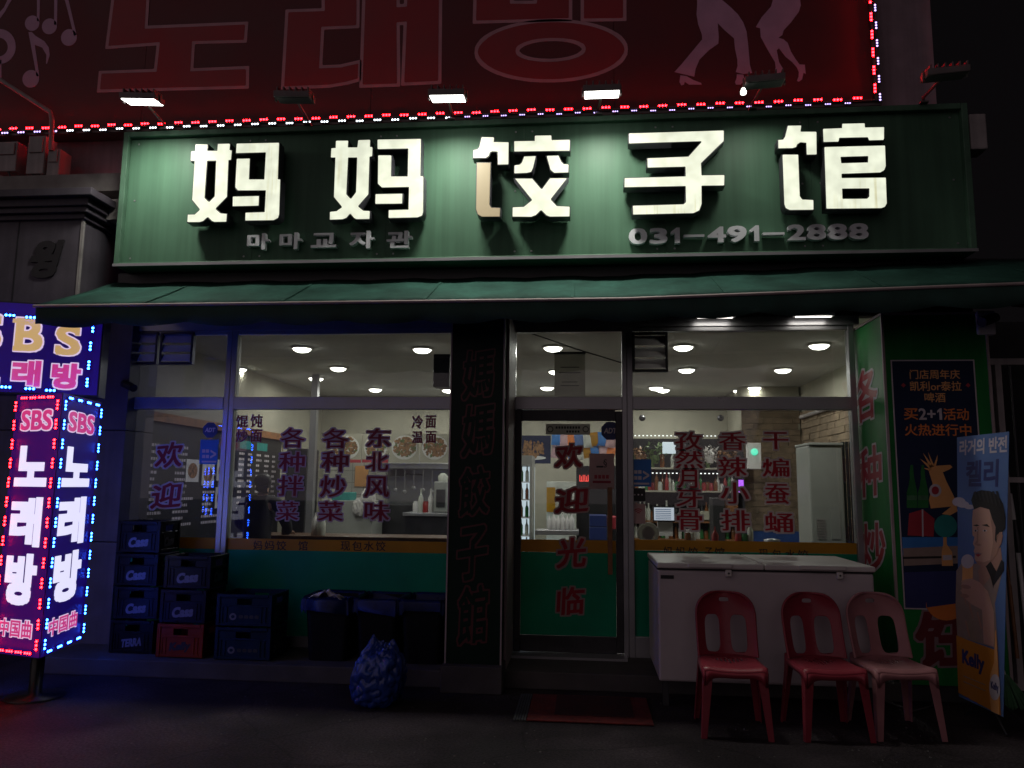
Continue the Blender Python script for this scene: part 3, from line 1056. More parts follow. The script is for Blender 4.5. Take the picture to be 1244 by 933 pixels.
letter(220, 160, K, [[(122,107),(238,107),(235,163),(312,163),(316,102),(432,100),(428,155),(448,160),(440,250),(418,252),(405,572),(308,672),(350,708),(405,712),(400,790),(290,792),(262,782),(232,752),(200,782),(165,793),(50,793),(55,718),(115,718),(158,680),(92,600),(115,260),(80,258),(85,168),(120,165)],
                     [(232,258),(302,258),(290,560),(245,606),(210,572)]])
letter(220, 160, K, [[(480,100),(860,92),(848,410),(870,412),(860,720),(850,755),(810,776),(555,780),(558,702),(725,697),(735,516),(490,517),(468,490),(482,232),(605,230),(597,412),(722,412),(735,185),(475,192)]])
letter(220, 160, K, [[(448,562),(685,556),(682,650),(445,655)]])
letter(395, 160, K, [[(90,75),(207,74),(203,133),(277,133),(285,70),(398,66),(396,128),(418,130),(415,218),(392,222),(382,550),(295,650),(340,685),(395,687),(392,766),(270,768),(245,755),(218,722),(190,755),(155,768),(36,773),(38,695),(95,690),(140,658),(72,575),(85,230),(45,230),(50,140),(88,138)],
                     [(205,230),(275,230),(265,525),(225,578),(190,540)]])
letter(395, 160, K, [[(452,65),(840,58),(836,382),(862,384),(860,700),(850,735),(810,752),(548,758),(550,680),(722,675),(727,487),(490,492),(455,460),(458,202),(583,202),(580,385),(715,386),(720,152),(452,157)]])
letter(395, 160, K, [[(435,540),(680,536),(676,632),(432,635)]])
letter(570, 155, K, [[(105,80),(222,80),(220,122),(350,124),(347,326),(245,328),(243,215),(205,212),(185,222),(178,250),(150,270),(30,270),(33,192),(65,188),(85,165)]])
letter(570, 155, K, [[(62,302),(192,302),(182,670),(195,693),(275,697),(272,782),(105,782),(70,760),(55,715)]], 'letter_face_dim')['label'] = 'dimly glowing brownish stroke of the third character'
letter(570, 155, K, [[(387,115),(566,112),(567,66),(722,64),(724,105),(883,102),(881,207),(388,214)]])
letter(570, 155, K, [[(475,248),(588,244),(560,360),(545,390),(510,400),(388,405),(390,325),(435,320),(455,300)]])
letter(570, 155, K, [[(668,243),(783,240),(805,290),(830,315),(872,317),(870,397),(735,400),(705,375)]])
letter(570, 155, K, [[(385,440),(555,440),(632,530),(700,438),(866,437),(718,625),(770,680),(882,685),(880,780),(700,782),(665,768),(627,728),(590,765),(545,783),(372,783),(374,690),(470,687),(540,632)]])
letter(750, 145, .15005, [[(88,110),(866,86),(866,180),(682,360),(686,450),(872,446),(870,540),(686,542),(687,690),(668,740),(620,764),(122,777),(120,695),(530,684),(550,665),(548,545),(52,555),(54,472),(548,458),(546,388),(240,396),(238,312),(570,298),(675,182),(90,200)]])
K5 = .16077
letter(935, 135, K5, [[(132,107),(244,105),(238,152),(358,152),(360,332),(275,334),(272,243),(235,240),(212,255),(205,275),(175,284),(60,286),(60,214),(98,212),(112,190)]])
letter(935, 135, K5, [[(92,325),(220,325),(232,640),(250,664),(335,668),(336,750),(150,752),(118,738),(106,705)]])
letter(935, 135, K5, [[(398,130),(542,125),(543,92),(722,88),(724,120),(870,117),(868,222),(748,226),(738,202),(530,206),(525,235),(402,238)]])
letter(935, 135, K5, [[(408,268),(876,256),(882,420),(870,450),(840,468),(548,478),(548,502),(882,498),(890,700),(875,727),(845,738),(424,742)],
                      [(540,350),(740,344),(738,385),(545,390)], [(552,590),(748,588),(748,640),(730,658),(555,660)]])
for ch, bx in (('마', (303.5, 286, 330, 305.5)), ('마', (342.5, 285, 369, 305)), ('교', (380.5, 285.5, 411, 303)), ('자', (427, 283, 456.5, 304)), ('관', (471.5, 283, 502, 303.5))):
    text(FS, ch, bx, 'letter', 'grey_letter', sign, bold=.030, d=.012, ex=.045)
xx = 763.5
for ch, w, y0, y1 in (('0', 22, 280, 299), ('3', 21.5, 279.7, 298.7), ('1', 11.5, 279.3, 298), ('-', 25, 287.6, 290.6), ('4', 22, 278, 297), ('9', 23, 277, 296.6), ('1', 11.5, 276.6, 295.5),
                      ('-', 26, 285, 288), ('2', 21.5, 275.5, 294.5), ('8', 22.5, 275, 294), ('8', 23, 274.6, 293.6), ('8', 23, 274, 293.3)):
    g = {'0': 3, '3': 4, '1': 4, '-': 4, '4': 2, '9': 4, '2': 2, '8': 2.5}[ch]
    if ch == '1':
        q0, q1, q2, q3 = FS.box(xx, y0, xx+w, y1)
        shape(FS, [[(q0+(q2-q0)*a, q1+(q3-q1)*c) for a, c in ((.42, 0), (.95, 0), (.95, 1), (.60, 1), (.02, .74), (.02, .55), (.42, .66))]], 'letter', 'grey_letter', sign, .012, .045)
    else: text(FS, ch, (xx, y0, xx+w, y1), 'letter', 'grey_letter', sign, bold={'-': 0, '1': .012}.get(ch, .03), d=.012, ex=.045)
    xx += w+g
# small box hung on the right end of the sign
b = MB(); b.box(sx1+.07, sx1+.20, SY-.02, SY+.16, 4.28, 4.58)
o = b.build('electric_box', 'grey_box', None, bevel=.01); tag(centre(o), 'small pale electric box on the right end of the green shop sign', 'electric box')

# ------------------------------------------------------------------ floodlights above the sign
ztop = sz1+t+.002
def floodlight(px_, py_, lit, foot, label, yaw=0., small=False):
    c = P(px_, py_, SY-.50)
    f = P(foot[0], foot[1], SY-.05)
    f.z = ztop
    root = empty('floodlight', f, label, 'floodlight', 'floodlights along the top of the shop sign')
    root['label'] = label
    MB().tube([f, f+Vector((0, 0, .05)), c+Vector((0, .05, .02))], .011, 8).build('arm', 'lamp_metal', root)
    MB().box(f.x-.03, f.x+.03, f.y-.03, f.y+.03, ztop, ztop+.012).build('foot_plate', 'lamp_metal', root)
    tilt = .20
    uy = Vector((math.cos(yaw), math.sin(yaw), 0))
    nn = Vector((-math.sin(yaw)*math.sin(tilt), math.cos(yaw)*math.sin(tilt), -math.cos(tilt)))   # faces down and back to the sign
    pl = Plane(c, uy, nn.cross(uy))
    if pl.n.dot(nn) < 0:
        pl = Plane(c, -uy, nn.cross(-uy))
    h = MB()
    w, d = .145, .10
    h.obox(pl, -w, w, -d, d, -.05, -.002)
    for k in range(6):
        a = -w*.85+k*w*.34
        h.obox(pl, a, a+.012, -d*.85, d*.85, -.085, -.05)
    h.obox(pl, -w-.012, -w-.002, -.02, .02, -.06, .012); h.obox(pl, w+.002, w+.012, -.02, .02, -.06, .012)
    head = h.build('head', 'lamp_metal', root, bevel=.004)
    g = MB(); g.obox(pl, -w+.012, w-.012, -d+.012, d-.012, -.0015, .003)
    g.build('lens', 'lamp_face' if lit == 1 else 'dark_metal', head)
    if small:
        g = MB(); g.lathe(c+Vector((-.16, -.02, -.06)), [(.004, -.03), (.022, -.02), (.024, .0), (.012, .028)], 10)
        g.build('bulb', 'bulb_face', head)
    if lit:
        l = bpy.data.lights.new('floodlight', 'AREA')
        l.shape = 'RECTANGLE'; l.size = .26; l.size_y = .17
        l.spread = math.radians(140); l.energy = 12.5 if lit == 1 else lit; l.color = (1, .98, .88)
        lo = bpy.data.objects.new('floodlight_lamp', l)
        COL.objects.link(lo)
        lo.parent = head
        lo.location = pl.at(0, 0, .012) - world_matrix(head).translation
        lo.rotation_euler = nn.to_track_quat('-Z', 'Y').to_euler()
floodlight(173, 124, 1, (200, 155), 'lit floodlight at the left end of the shop sign', .12)
floodlight(358, 122, 0, (374, 150), 'dark floodlight second from the left above the sign', .1)
floodlight(544, 120, 1, (549, 146), 'lit floodlight above the middle of the sign, left of centre', .05)
floodlight(731, 115, 1, (727, 141), 'lit floodlight right of the middle above the sign', 0)
floodlight(928, 103, 3.2, (914, 132), 'dark floodlight with one small glowing bulb beside it', -.1, True)
floodlight(1148, 94, 0, (1122, 126), 'dark floodlight at the far right end of the shop sign', -.15)

# ------------------------------------------------------------------ karaoke billboard on the upper wall
BYb = -.06
FB = front(BYb)
bx1 = P(1058, 60, BYb).x
bz0 = P(560, 140, BYb).z
bb = empty('karaoke_billboard', (-1.5, .02, bz0), 'huge dark red billboard with outlined red letters, notes and dancing legs', 'billboard')
nb = 5
bxs = [-9.0+(bx1+9.0)*k/nb for k in range(nb+1)]
for k in range(nb):
    MB().box(bxs[k]+.002, bxs[k+1]-.002, BYb, .098, bz0, 8.0).build('panel', 'billboard', bb)
b = MB(); b.box(-9.0, bx1+.06, BYb-.03, .095, bz0-.06, bz0-.002); b.box(bx1+.002, bx1+.06, BYb-.03, .095, bz0, 8.0)
b.build('frame', 'lamp_metal', bb)
def bletter(polys, name='letter'):
    shape(FB, polys, name+'_outline', 'billboard_line', bb, .001, .0012, off=.016, cell=.012)
    shape(FB, polys, name, 'billboard_red', bb, .003, .0012, off=-.016, cell=.012)
K = .36174
bletter([pxpoly(FB, [(92,-170),(75,0),(55,160),(228,147),(218,237),(33,243),(27,306),(527,293),(528,227),(340,235),(346,143),(520,139),(525,78),(187,92),(193,0),(203,-170)], 110, 0, K)])
bletter([pxpoly(FB, [(670,-150),(668,-62),(780,-66),(782,33),(660,37),(645,296),(800,290),(860,280),(903,268),(905,207),(840,222),(773,225),(780,95),(898,90),(900,-150)], 110, 0, K)])
bletter([pxpoly(FB, [(924,-190),(908,290),(1035,286),(1033,80),(1057,78),(1048,283),(1173,277),(1178,-190),(1062,-190),(1058,18),(1033,20),(1036,-190)], 110, 0, K)])
bletter([pxpoly(FB, [(52,-190),(45,75),(368,66),(370,-190)], 560, 0, K), pxpoly(FB, [(170,-110),(250,-110),(250,8),(170,8)], 560, 0, K)])
bletter([pxpoly(FB, [(408,-190),(407,68),(550,66),(550,-190)], 560, 0, K)])
bletter([pxpoly(FB, ellipse(303, 171, 252, 101, 48, -.02), 560, 0, K), pxpoly(FB, ellipse(301, 168, 112, 35, 36, -.03), 560, 0, K)])
K = .16077
def figure(polys, name, ox=800, oy=0, k=K, m='billboard_figure'):
    shape(FB, [pxpoly(FB, p, ox, oy, k) for p in polys], name, m, bb, .001, .0014)
figure([[(290,-260),(290,-60),(292,30),(287,110),(300,185),(328,262),(330,298),(262,380),(175,485),(120,545),(270,580),(280,520),(310,450),(380,380),(452,330),(455,280),(447,175),(500,230),(570,290),(578,370),(595,450),(597,500),(583,545),(640,560),(707,552),(690,490),(676,330),(665,240),(640,170),(600,110),(550,60),(480,0),(470,-260)]], 'dancer_figure')
figure([[(165,570),(158,620),(172,646),(192,640),(198,618),(230,640),(325,640),(322,628),(262,605),(210,575)]], 'dancer_shoe')
figure([[(592,562),(590,590),(578,620),(585,640),(620,640),(640,620),(710,618),(708,606),(650,595),(640,564)]], 'dancer_shoe')
figure([[(860,-260),(880,-60),(850,50),(780,130),(735,205),(768,215),(772,280),(810,350),(850,420),(880,470),(885,510),(862,598),(885,585),(915,545),(920,590),(928,548),(943,525),(910,470),(893,380),(910,365),(960,430),(1010,470),(1045,510),(1060,545),(1058,580),(1045,612),(1060,618),(1085,600),(1095,550),(1112,560),(1105,490),(1065,488),(1030,440),(1000,390),(975,325),(945,298),(905,287),(935,265),(945,230),(1000,170),(1060,90),(1075,40),(1060,-60),(1050,-260)]], 'dancer_figure')
KN = .12865
def note(head, stem):
    figure([ellipse(head[0], head[1], head[2], head[2]*1.08, 24, .4)], 'music_note', 0, 0, KN)
    figure([stem], 'music_note', 0, 0, KN)
note((305, 220, 68), [(352,-160),(382,-160),(374,200),(350,200)])
note((468, 250, 70), [(515,-160),(545,-160),(540,235),(512,235)])
note((652, 355, 74), [(570,-160),(610,-160),(725,330),(700,340),(640,100)])
figure([[(475,-160),(545,-160),(545,-60),(475,0)]], 'music_note', 0, 0, KN)
note((292, 745, 78), [(270,305),(300,303),(340,342),(420,390),(462,450),(470,520),(445,605),(436,600),(440,520),(400,450),(330,424),(372,720),(345,720),(325,600)])
figure([ellipse(0, 440, 150, 165, 32), ellipse(-15, 445, 90, 90, 28)], 'clef_curl', 0, 0, KN)
figure([[(-60,180),(40,70),(90,-40),(95,-160),(130,-160),(110,0),(50,110),(-40,230)]], 'clef_curl', 0, 0, KN)
figure([[(-40,600),(15,560),(15,760),(-40,760)]], 'clef_curl', 0, 0, KN)

# ------------------------------------------------------------------ LED modules
def led_module_mesh(m_led, k=1.0):
    b = MB()
    w, h = .046*k, .014*k
    b.box(-w, w, -.006, 0, -h, h, 0)
    for x in (-.031*k, 0, .031*k):
        vs = [(x, -.017*k, 0)]
        for r, d in ((.0085*k, -.012*k), (.0110*k, -.006)):
            vs += [(x+r*math.cos(2*PI*i/7), d, r*math.sin(2*PI*i/7)) for i in range(7)]
        fs = [(0, 1+i, 1+(i+1) % 7) for i in range(7)] + [(1+i, 8+i, 8+(i+1) % 7, 1+(i+1) % 7) for i in range(7)]
        b.add(vs, fs, 1)
    me = b.mesh('led_module')
    me.materials.append(MATS['black_plastic'])
    me.materials.append(MATS[m_led])
    return me
LED = {c: led_module_mesh('led_'+c) for c in ('red', 'white', 'violet', 'blue')}
def led(c, parent, pl, a, b_, d, vert=False, k=1.0):
    o = bpy.data.objects.new('led_module', LED[c])
    COL.objects.link(o)
    o.parent = parent
    u, v = (pl.v, -pl.u) if vert else (pl.u, pl.v)
    m = Matrix((( u.x, -pl.n.x, v.x, 0), (u.y, -pl.n.y, v.y, 0), (u.z, -pl.n.z, v.z, 0), (0, 0, 0, 1)))
    if k != 1: m = m @ Matrix.Scale(k, 4)
    m.translation = pl.at(a, b_, d)
    o.matrix_local = world_matrix(parent).inverted() @ m
    return o
strip = empty('led_strip', (-1.5, BYb-.04, bz0-.03), 'flashing red and white LED light strip along the edge of the red billboard', 'light strip')
b = MB(); b.box(-9.0, bx1+.03, BYb-.050, BYb-.031, bz0-.030, bz0-.020); b.box(bx1+.025, bx1+.035, BYb-.050, BYb-.031, bz0-.02, 8.0); b.build('channel', 'black_plastic', strip)
zr = bz0-.012
i = 0
x = P(10, 155, BYb).x-1.1
sp = .172
while x < bx1-.02:
    if random.random() > .03: led('red', strip, FB, x, zr+random.uniform(.003, .013), .052, k=.92)
    wx = x-sp*.5
    led('violet' if (wx > -1.15 or wx < -5.2) else 'white', strip, FB, wx, zr-random.uniform(.030, .038), .052, k=.85 if wx < -1.15 else .62)
    x += sp
z = zr+.10
while z < 6.6:
    led('red', strip, FB, bx1-.005, z, .052, True)
    led('violet', strip, FB, bx1+.035, z-.085, .052, True, .85)
    z += .172

# ------------------------------------------------------------------ wall ledges behind the left end of the sign, and the junction boxes
b = MB(); b.box(-6.2, sx0+.2, -.35, .09, P(100, 235, -.3).z, P(100, 214, -.3).z)
b.build('ledge', 'white_band', bld)
b = MB(); b.box(-6.2, sx0+.2, -.42, .09, P(100, 270, -.36).z, P(100, 246, -.36).z)
b.build('ledge', 'white_band', bld)
JY = -.24
for (x0, y0, x1, y1), lab in (((-6, 172, 20, 208), 'grey junction box left of the other two on the wall above the left roof'),
                              ((33, 165, 54, 211), 'largest grey junction box in the middle of the row above the left roof'),
                              ((57, 181, 72, 217), 'small grey junction box at the right end of the row above the left roof')):
    a0, z0, a1, z1 = front(JY).box(x0, y0, x1, y1)
    root = empty('junction_box', ((a0+a1)/2, JY+.1, z0), lab, 'junction box', 'junction boxes on the upper wall')
    MB().box(a0, a1, JY, -.07, z0, z1).build('case', 'grey_box', root, bevel=.008)
    MB().box(a0+.02, a1-.02, JY-.014, JY-.001, z0+(z1-z0)*.55, z1-.02).build('cover', 'grey_box', root, bevel=.004)
b = MB()
b.tube([P(-30, 84, JY-.02), P(0, 97, JY-.02), P(61, 136, JY-.02), P(63, 145, JY-.02), P(62, 183, JY-.02)], .022, 8)
o = b.build('conduit', 'grey_box'); tag(centre(o), 'bent grey conduit pipe running down to the junction boxes', 'conduit')
b = MB()
for (qa, qb, qc, qd) in (((40, 211), (44, 236), (60, 240), (68, 216)), ((10, 208), (20, 240), (40, 245), (62, 217)), ((48, 211), (50, 228), (30, 238), (-5, 232))):
    pts = [P(*q, JY+.02) for q in (qa, qb, qc, qd)]
    cv = []
    for k in range(13):
        t = k/12
        cv.append(pts[0]*(1-t)**3+pts[1]*3*t*(1-t)**2+pts[2]*3*t*t*(1-t)+pts[3]*t**3)
    b.tube(cv, .008, 6)
o = b.build('loose_cables', 'cable'); tag(centre(o), 'loose dark cables drooping under the junction boxes', 'cable')

# ------------------------------------------------------------------ awning
AY0, AY1 = -.50, -1.26
az0, az1 = P(620, 337, AY0).z, P(620, 363, AY1).z
ax0b, ax0f = P(139, 337, AY0).x, P(44, 368, AY1).x
aw = empty('awning', (-.4, AY0, az1-.2), 'long green fabric awning sloping out under the shop sign', 'awning')
b = MB()
nx, ny = 90, 6
vs = []
XRa = 4.6
def rise_(x): return .027*max(0, x-.3)
for j in range(ny+1):
    t = j/ny
    for i in range(nx+1):
        s_ = i/nx
        x = (ax0b*(1-t)+ax0f*t)*(1-s_)+XRa*s_
        sag = -.009*math.sin(PI*t)*(1+.5*math.sin(x*5.1)) - (.006*math.sin(x*9.3) if t < .2 else 0)
        vs.append((x, AY0*(1-t)+AY1*t, az0*(1-t)+az1*t+sag+rise_(x)+.004*math.sin(x*23+t*7)*t+.003*math.sin(x*41+t*3)))
b.add(vs, [(j*(nx+1)+i, (j+1)*(nx+1)+i, (j+1)*(nx+1)+i+1, j*(nx+1)+i+1) for j in range(ny) for i in range(nx)], 0, True)
cn = b.build('canopy', 'awning_green', aw)
m = cn.modifiers.new('thick', 'SOLIDIFY'); m.thickness = .006
b = MB()
b.tube([(ax0f-.02, AY1, az1-.012), (.3, AY1, az1-.012), (XRa, AY1, az1-.012+rise_(XRa))], .013, 8); b.build('front_bar', 'pink_trim', aw)
b = MB()
vs, fs = [], []
n = 260
vs, fs = [], []
for i in range(n+1):
    x = ax0f+(XRa-ax0f)*i/n
    sc = abs(math.sin(x*PI/.62))
    ph = .018*math.sin(x*4.2)+.009*math.sin(x*13.7)
    for k, zz in enumerate((az1-.025, az1-.10, az1-.150-.035*sc)):
        vs.append((x, AY1+ph*k*.5, zz+rise_(x)))
fs = [(i*3+k, i*3+k+1, (i+1)*3+k+1, (i+1)*3+k) for i in range(n) for k in range(2)]
b.add(vs, fs, 0, True)
sm_ = MB()
for k in range(7):
    x = ax0f+.9+k*1.12
    f0, f1 = (x, AY1, az1+rise_(x)+.004), (x*.985+.0, AY0+.02, az0+rise_(x)+.003)
    sm_.hexa([(x-.012, AY1, f0[2]), (x+.012, AY1, f0[2]), (x+.012, AY0+.02, f1[2]), (x-.012, AY0+.02, f1[2]),
              (x-.012, AY1, f0[2]+.004), (x+.012, AY1, f0[2]+.004), (x+.012, AY0+.02, f1[2]+.004), (x-.012, AY0+.02, f1[2]+.004)])
sm_.build('seams', 'awning_green', aw)['kind'] = 'stuff'
va = b.build('valance', 'awning_dark', aw)
m = va.modifiers.new('thick', 'SOLIDIFY'); m.thickness = .004
b = MB(); b.box(ax0b+.02, XRa, AY0+.005, -.07, az0-.13, az0+.10); b.build('cassette', 'black_plastic', aw, bevel=.02)
for x in (ax0b+.25, -1.2, 1.3, 3.6):
    b = MB(); b.tube([(x, -.12, az0-.20), (x, -.68, az1+.02), (x, AY1+.03, az1-.02)], .016, 8); b.build('folding_arm', 'dark_metal', aw)
b = MB(); b.box(P(700, 327, -.36).x-4, P(1213, 320, -.36).x, -.44, -.32, P(1000, 327, -.36).z, P(1000, 320, -.36).z); b.build('mounting_rail', 'dark_metal', aw)

# ------------------------------------------------------------------ neighbouring building on the left
nbd = empty('neighbour_building', (-5.2, .1, 0), 'grey tiled neighbouring building at the left with a cornice and a lit side wall', 'building')
nxr = P(154, 560, -.10).x
z = 0.0
for k, zz in enumerate((1.02, 2.03, 3.04)):
    MB().box(nxr-.34, nxr, -.16, .30, z+.004, zz-.004).build('stone_panel', 'stone_tile', nbd, bevel=.004)
    MB().box(nxr-1.40, nxr-.352, -.12, .30, z+.004, zz-.004).build('stone_panel', 'stone_tile', nbd, bevel=.004)
    MB().box(nxr-2.9, nxr-1.408, -.12, .30, z+.004, zz-.004).build('stone_panel', 'stone_tile', nbd, bevel=.004)
    z = zz
MB().box(nxr-2.9, nxr-.01, -.10, .29, 0, 3.05).build('wall', 'black_wall', nbd)
fy = -.62
q0 = P(98, 310, fy)
fx1 = q0.x
zb_, zt_ = P(60, 368, fy).z, P(60, 268, fy).z
fas = MB()
fas.box(-7.4, fx1, fy, .09, zb_, zt_)
fas = fas.build('fascia', 'stone_tile', nbd, 'grey fascia box with one black character')
for x in (P(20, 310, fy).x,):
    MB().box(x-.006, x+.006, fy-.003, fy+.01, zb_, zt_).build('joint', 'black_wall', fas)
text(front(fy), '윙', (38, 292, 77, 338), 'letter', 'black_print', fas, bold=.05, d=.001, ex=.012, slant=.22)
cz = [(zt_, .03), (zt_+.05, .07), (zt_+.10, .10), (zt_+.17, .16)]
b = MB()
for (za, e), (zb2, _) in zip(cz, cz[1:]+[(zt_+.24, 0)]):
    b.box(-7.4, fx1+e, fy-e, .088, za+.001, zb2)
b.build('cornice', 'stone_tile', nbd, bevel=.006)
b = MB(); b.box(fx1-.012, fx1+.012, fy-.012, fy+.012, zb_, zt_); b.build('edge_trim', 'white_band', nbd)

# ------------------------------------------------------------------ karaoke pylon: three sided turning light box with a head box
A_ = G(48, 800, .33); A_.z = 0
Bp = G(99, 777, .33); Bp.z = 0
C_ = G(-9, 793, .33); C_.z = 0
print('PYLON', A_, Bp, C_)
pz0, pz1 = .33, P(80, 477, A_.y).z
pyl = empty('karaoke_pylon', (A_+Bp+C_)/3, 'three sided karaoke sign pylon glowing purple with red and blue LED edges', 'light box')
cenp = (A_+Bp+C_)/3
b = MB()
tri = [A_, Bp, C_]
b.add([Vector((p.x, p.y, zz)) for zz in (pz0, pz1) for p in tri], [(0, 2, 1), (3, 4, 5), (0, 1, 4, 3), (1, 2, 5, 4), (2, 0, 3, 5)])
body = b.build('body', 'black_plastic', pyl)
MB().lathe((cenp.x, cenp.y, .004), [(.20, 0), (.20, .012), (.045, .02), (.045, pz0-.006)], 16).build('stand', 'black_plastic', pyl)
MB().lathe((cenp.x, cenp.y, pz1), [(.05, -.002), (.05, .018)], 12).build('neck', 'dark_metal', pyl)
def pyface(p0, p1, red):
    u = (p1-p0).normalized()
    pl = Plane((p0.x, p0.y, 0), u, (0, 0, 1))
    L = (p1-p0).length
    fm = 'pylon_film' if red else 'pylon_film_blue'
    shape(pl, [[(.003, pz0+.003), (L-.003, pz0+.003), (L-.003, pz1-.003), (.003, pz1-.003)]], 'film', fm, body, .0015, .003)
    H = pz1-pz0
    def bx(a, b_, c, d): return (L*a, pz1-H*d, L*c, pz1-H*b_)
    t = dict(local=True, d=.0055, ex=.002)
    text(pl, 'SBS', bx(.17, .065, .84, .145), 'lettering', 'pylon_pink', body, bold=.03, out=.06, om='pylon_pale', **t)
    text(pl, '노', bx(.13, .205, .83, .365), 'lettering', 'pylon_white', body, bold=.055, **t)
    text(pl, '래', bx(.13, .405, .80, .595), 'lettering', 'pylon_white', body, bold=.055, **t)
    text(pl, '방', bx(.13, .620, .80, .815), 'lettering', 'pylon_white', body, bold=.06, **t)
    text(pl, '中国曲', bx(.12, .868, .80, .932), 'lettering', 'pylon_pink', body, bold=.02, out=.06, om='pylon_pale', **t)
    c = 'red' if red else 'blue'
    nv = 13
    for k in range(nv):
        zz = pz0+.09+(H-.18)*k/(nv-1)
        led(c, body, pl, .020, zz, .012, True, .86)
        led(c, body, pl, L-.020, zz, .012, True, .86)
    for k in range(4):
        a = .10+(L-.20)*k/3
        led(c, body, pl, a, pz0+.030, .012, False, .78)
        led(c, body, pl, a, pz1-.030, .012, False, .78)
pyface(C_, A_, True)
pyface(A_, Bp, False)
pyface(Bp, C_, False)
# head box
hR = P(124, 425, -.86)
ua = Vector((math.cos(math.radians(20)), math.sin(math.radians(20)), 0))
hp = Plane((hR.x, hR.y, 0), ua, (0, 0, 1))
hz0, hz1 = P(70, 481, -.92).z, P(70, 372, -.92).z
hb = MB(); hb.obox(hp, -1.55, 0, hz0, hz1, -.22, 0)
head = hb.build('head_box', 'black_plastic', pyl)
shape(hp, [[(-1.54, hz0+.012), (-.012, hz0+.012), (-.012, hz1-.012), (-1.54, hz1-.012)]], 'film', 'pylon_film_blue', head, .0015, .003)
sb = MB(); sb.obox(hp, -1.54, -.012, hz0+.012, hz1-.012, -.226, -.2215); sb.build('film', 'pylon_film_blue', head)
def slab(bx):
    x0, y0, x1, y1 = hp.box(*bx)
    return [(x0, y0), (x1, y0), (x1, y1), (x0, y1)]
HB = dict(d=.0055, ex=.003)
for ch, bx, ser in (('S', (68, 396, 98.5, 432), ()), ('B', (19, 387, 53, 427), ()), ('S', (-26, 381, 3, 424), ())):
    text(hp, ch, bx, 'lettering', 'pylon_gold', head, bold=.03, out=.04, om='pylon_pale', **HB)
for bx in ((16, 387.5, 27, 392.5), (16, 420.5, 27, 426.5), (92, 397, 97.5, 408), (68.5, 420, 74, 431)):
    shape(hp, [slab(bx)], 'serif', 'pylon_gold', head, d=.0095, ex=.001)
for ch, bx in (('노', (-34, 432, 0, 466)), ('래', (15, 438, 50, 469.5)), ('방', (63, 441.5, 98.5, 472.5))):
    text(hp, ch, bx, 'lettering', 'pylon_pink', head, bold=.05, out=.05, om='pylon_pale', **HB)
for x, y in ((113.5, 399), (110.5, 421), (108.5, 444), (106.5, 465)):
    a, c = hp.px(x, y); led('blue', head, hp, a, c, .012, True, .9)
for x, y in ((-12, 382), (13, 383.5), (38, 386), (62, 389), (-20, 468), (8, 470.5), (37, 472.5), (62, 474.5)):
    a, c = hp.px(x, y); led('blue', head, hp, a, c, .012, False, .9)
# ------------------------------------------------------------------ beer crates on the step
def crate(w, d, h, m, word, loc, label, pm='crate_print', rot=0.0, bold=.05, small=None):
    root = empty('crate', (0, 0, 0), label, 'crate', 'drink crates stacked on the front step')
    b = MB()
    t = .014
    b.box(-w/2+t, w/2-t, -d/2+t, d/2-t, .005, .018)
    for sx in (-1, 1):
        for sy in (-1, 1):
            b.box(min(sx*w/2, sx*(w/2-.030)), max(sx*w/2, sx*(w/2-.030)), min(sy*d/2, sy*(d/2-.030)), max(sy*d/2, sy*(d/2-.030)), .006, h-.003)
    pls = (Plane((0, -d/2, 0), (1, 0, 0), (0, 0, 1)), Plane((w/2, 0, 0), (0, 1, 0), (0, 0, 1)),
           Plane((0, d/2, 0), (-1, 0, 0), (0, 0, 1)), Plane((-w/2, 0, 0), (0, -1, 0), (0, 0, 1)))
    for i, pl in enumerate(pls):
        L = (w if i % 2 == 0 else d)/2-.031
        b.obox(pl, -L, L, .010, h*.66, -.014, -.008)
        b.obox(pl, -L, -.062, h*.66, h*.86, -.014, -.008)
        b.obox(pl, .062, L, h*.66, h*.86, -.014, -.008)
        b.obox(pl, -L, L, h*.86, h-.010, -.014, -.006)
        b.obox(pl, -L, L, .008, .030, -.008, -.001)
        b.obox(pl, -L, L, h-.028, h-.004, -.006, .004)
        b.obox(pl, -L, L, h*.60, h*.64, -.008, -.002)
        for a in (-L*.72, L*.72, -L*.9, L*.9):
            b.obox(pl, a-.004, a+.004, .031, h*.60, -.008, -.002)
        # handle grip rim
        b.obox(pl, -.066, .066, h*.86, h*.885, -.004, .004)
    body = b.build('body', m, root, bevel=.002, seg=1)
    for i in (0, 1):
        pl = pls[i]
        L = (w if i == 0 else d)/2
        if word is None:
            a0 = -L*.40
            shape(pl, [ellipse(a0, h*.30, .030, .028, 16), ellipse(a0, h*.30, .016, .013, 12)], 'emblem', 'crate_print', root, -.0078, .002)
            for k in range(4):
                shape(pl, [rrect(a0+.05+k*.045, h*.25, a0+.085+k*.045, h*.35, .008, 2)], 'worn_print', 'dark_metal', root, -.0078, .002)
            continue
        text(pl, word, (-L*.46, h*.17, L*.46, h*.17+min(.085, h*.32)), 'lettering', pm, root, bold=bold, local=True, d=-.0078, ex=.002, slant=.12, rise=.08)
    root.location = loc
    root.rotation_euler.z = rot
    return root
zs = STEP+.001
c1x = P(137, 720, -.50).x
CW, CD, CH = .385, .34, .296
zc = P(165, 632, -.48).z
CH = (zc-zs)/4
rows = [('TERRA', 'black crate with pale capital lettering at the bottom of the four high stack'),
        ('Cass', 'black beer crate second from the bottom of the four high stack'),
        ('Cass', 'black beer crate third from the bottom of the four high stack'),
        ('Cass', 'black beer crate on top of the tallest stack beside the blue lit wall')]
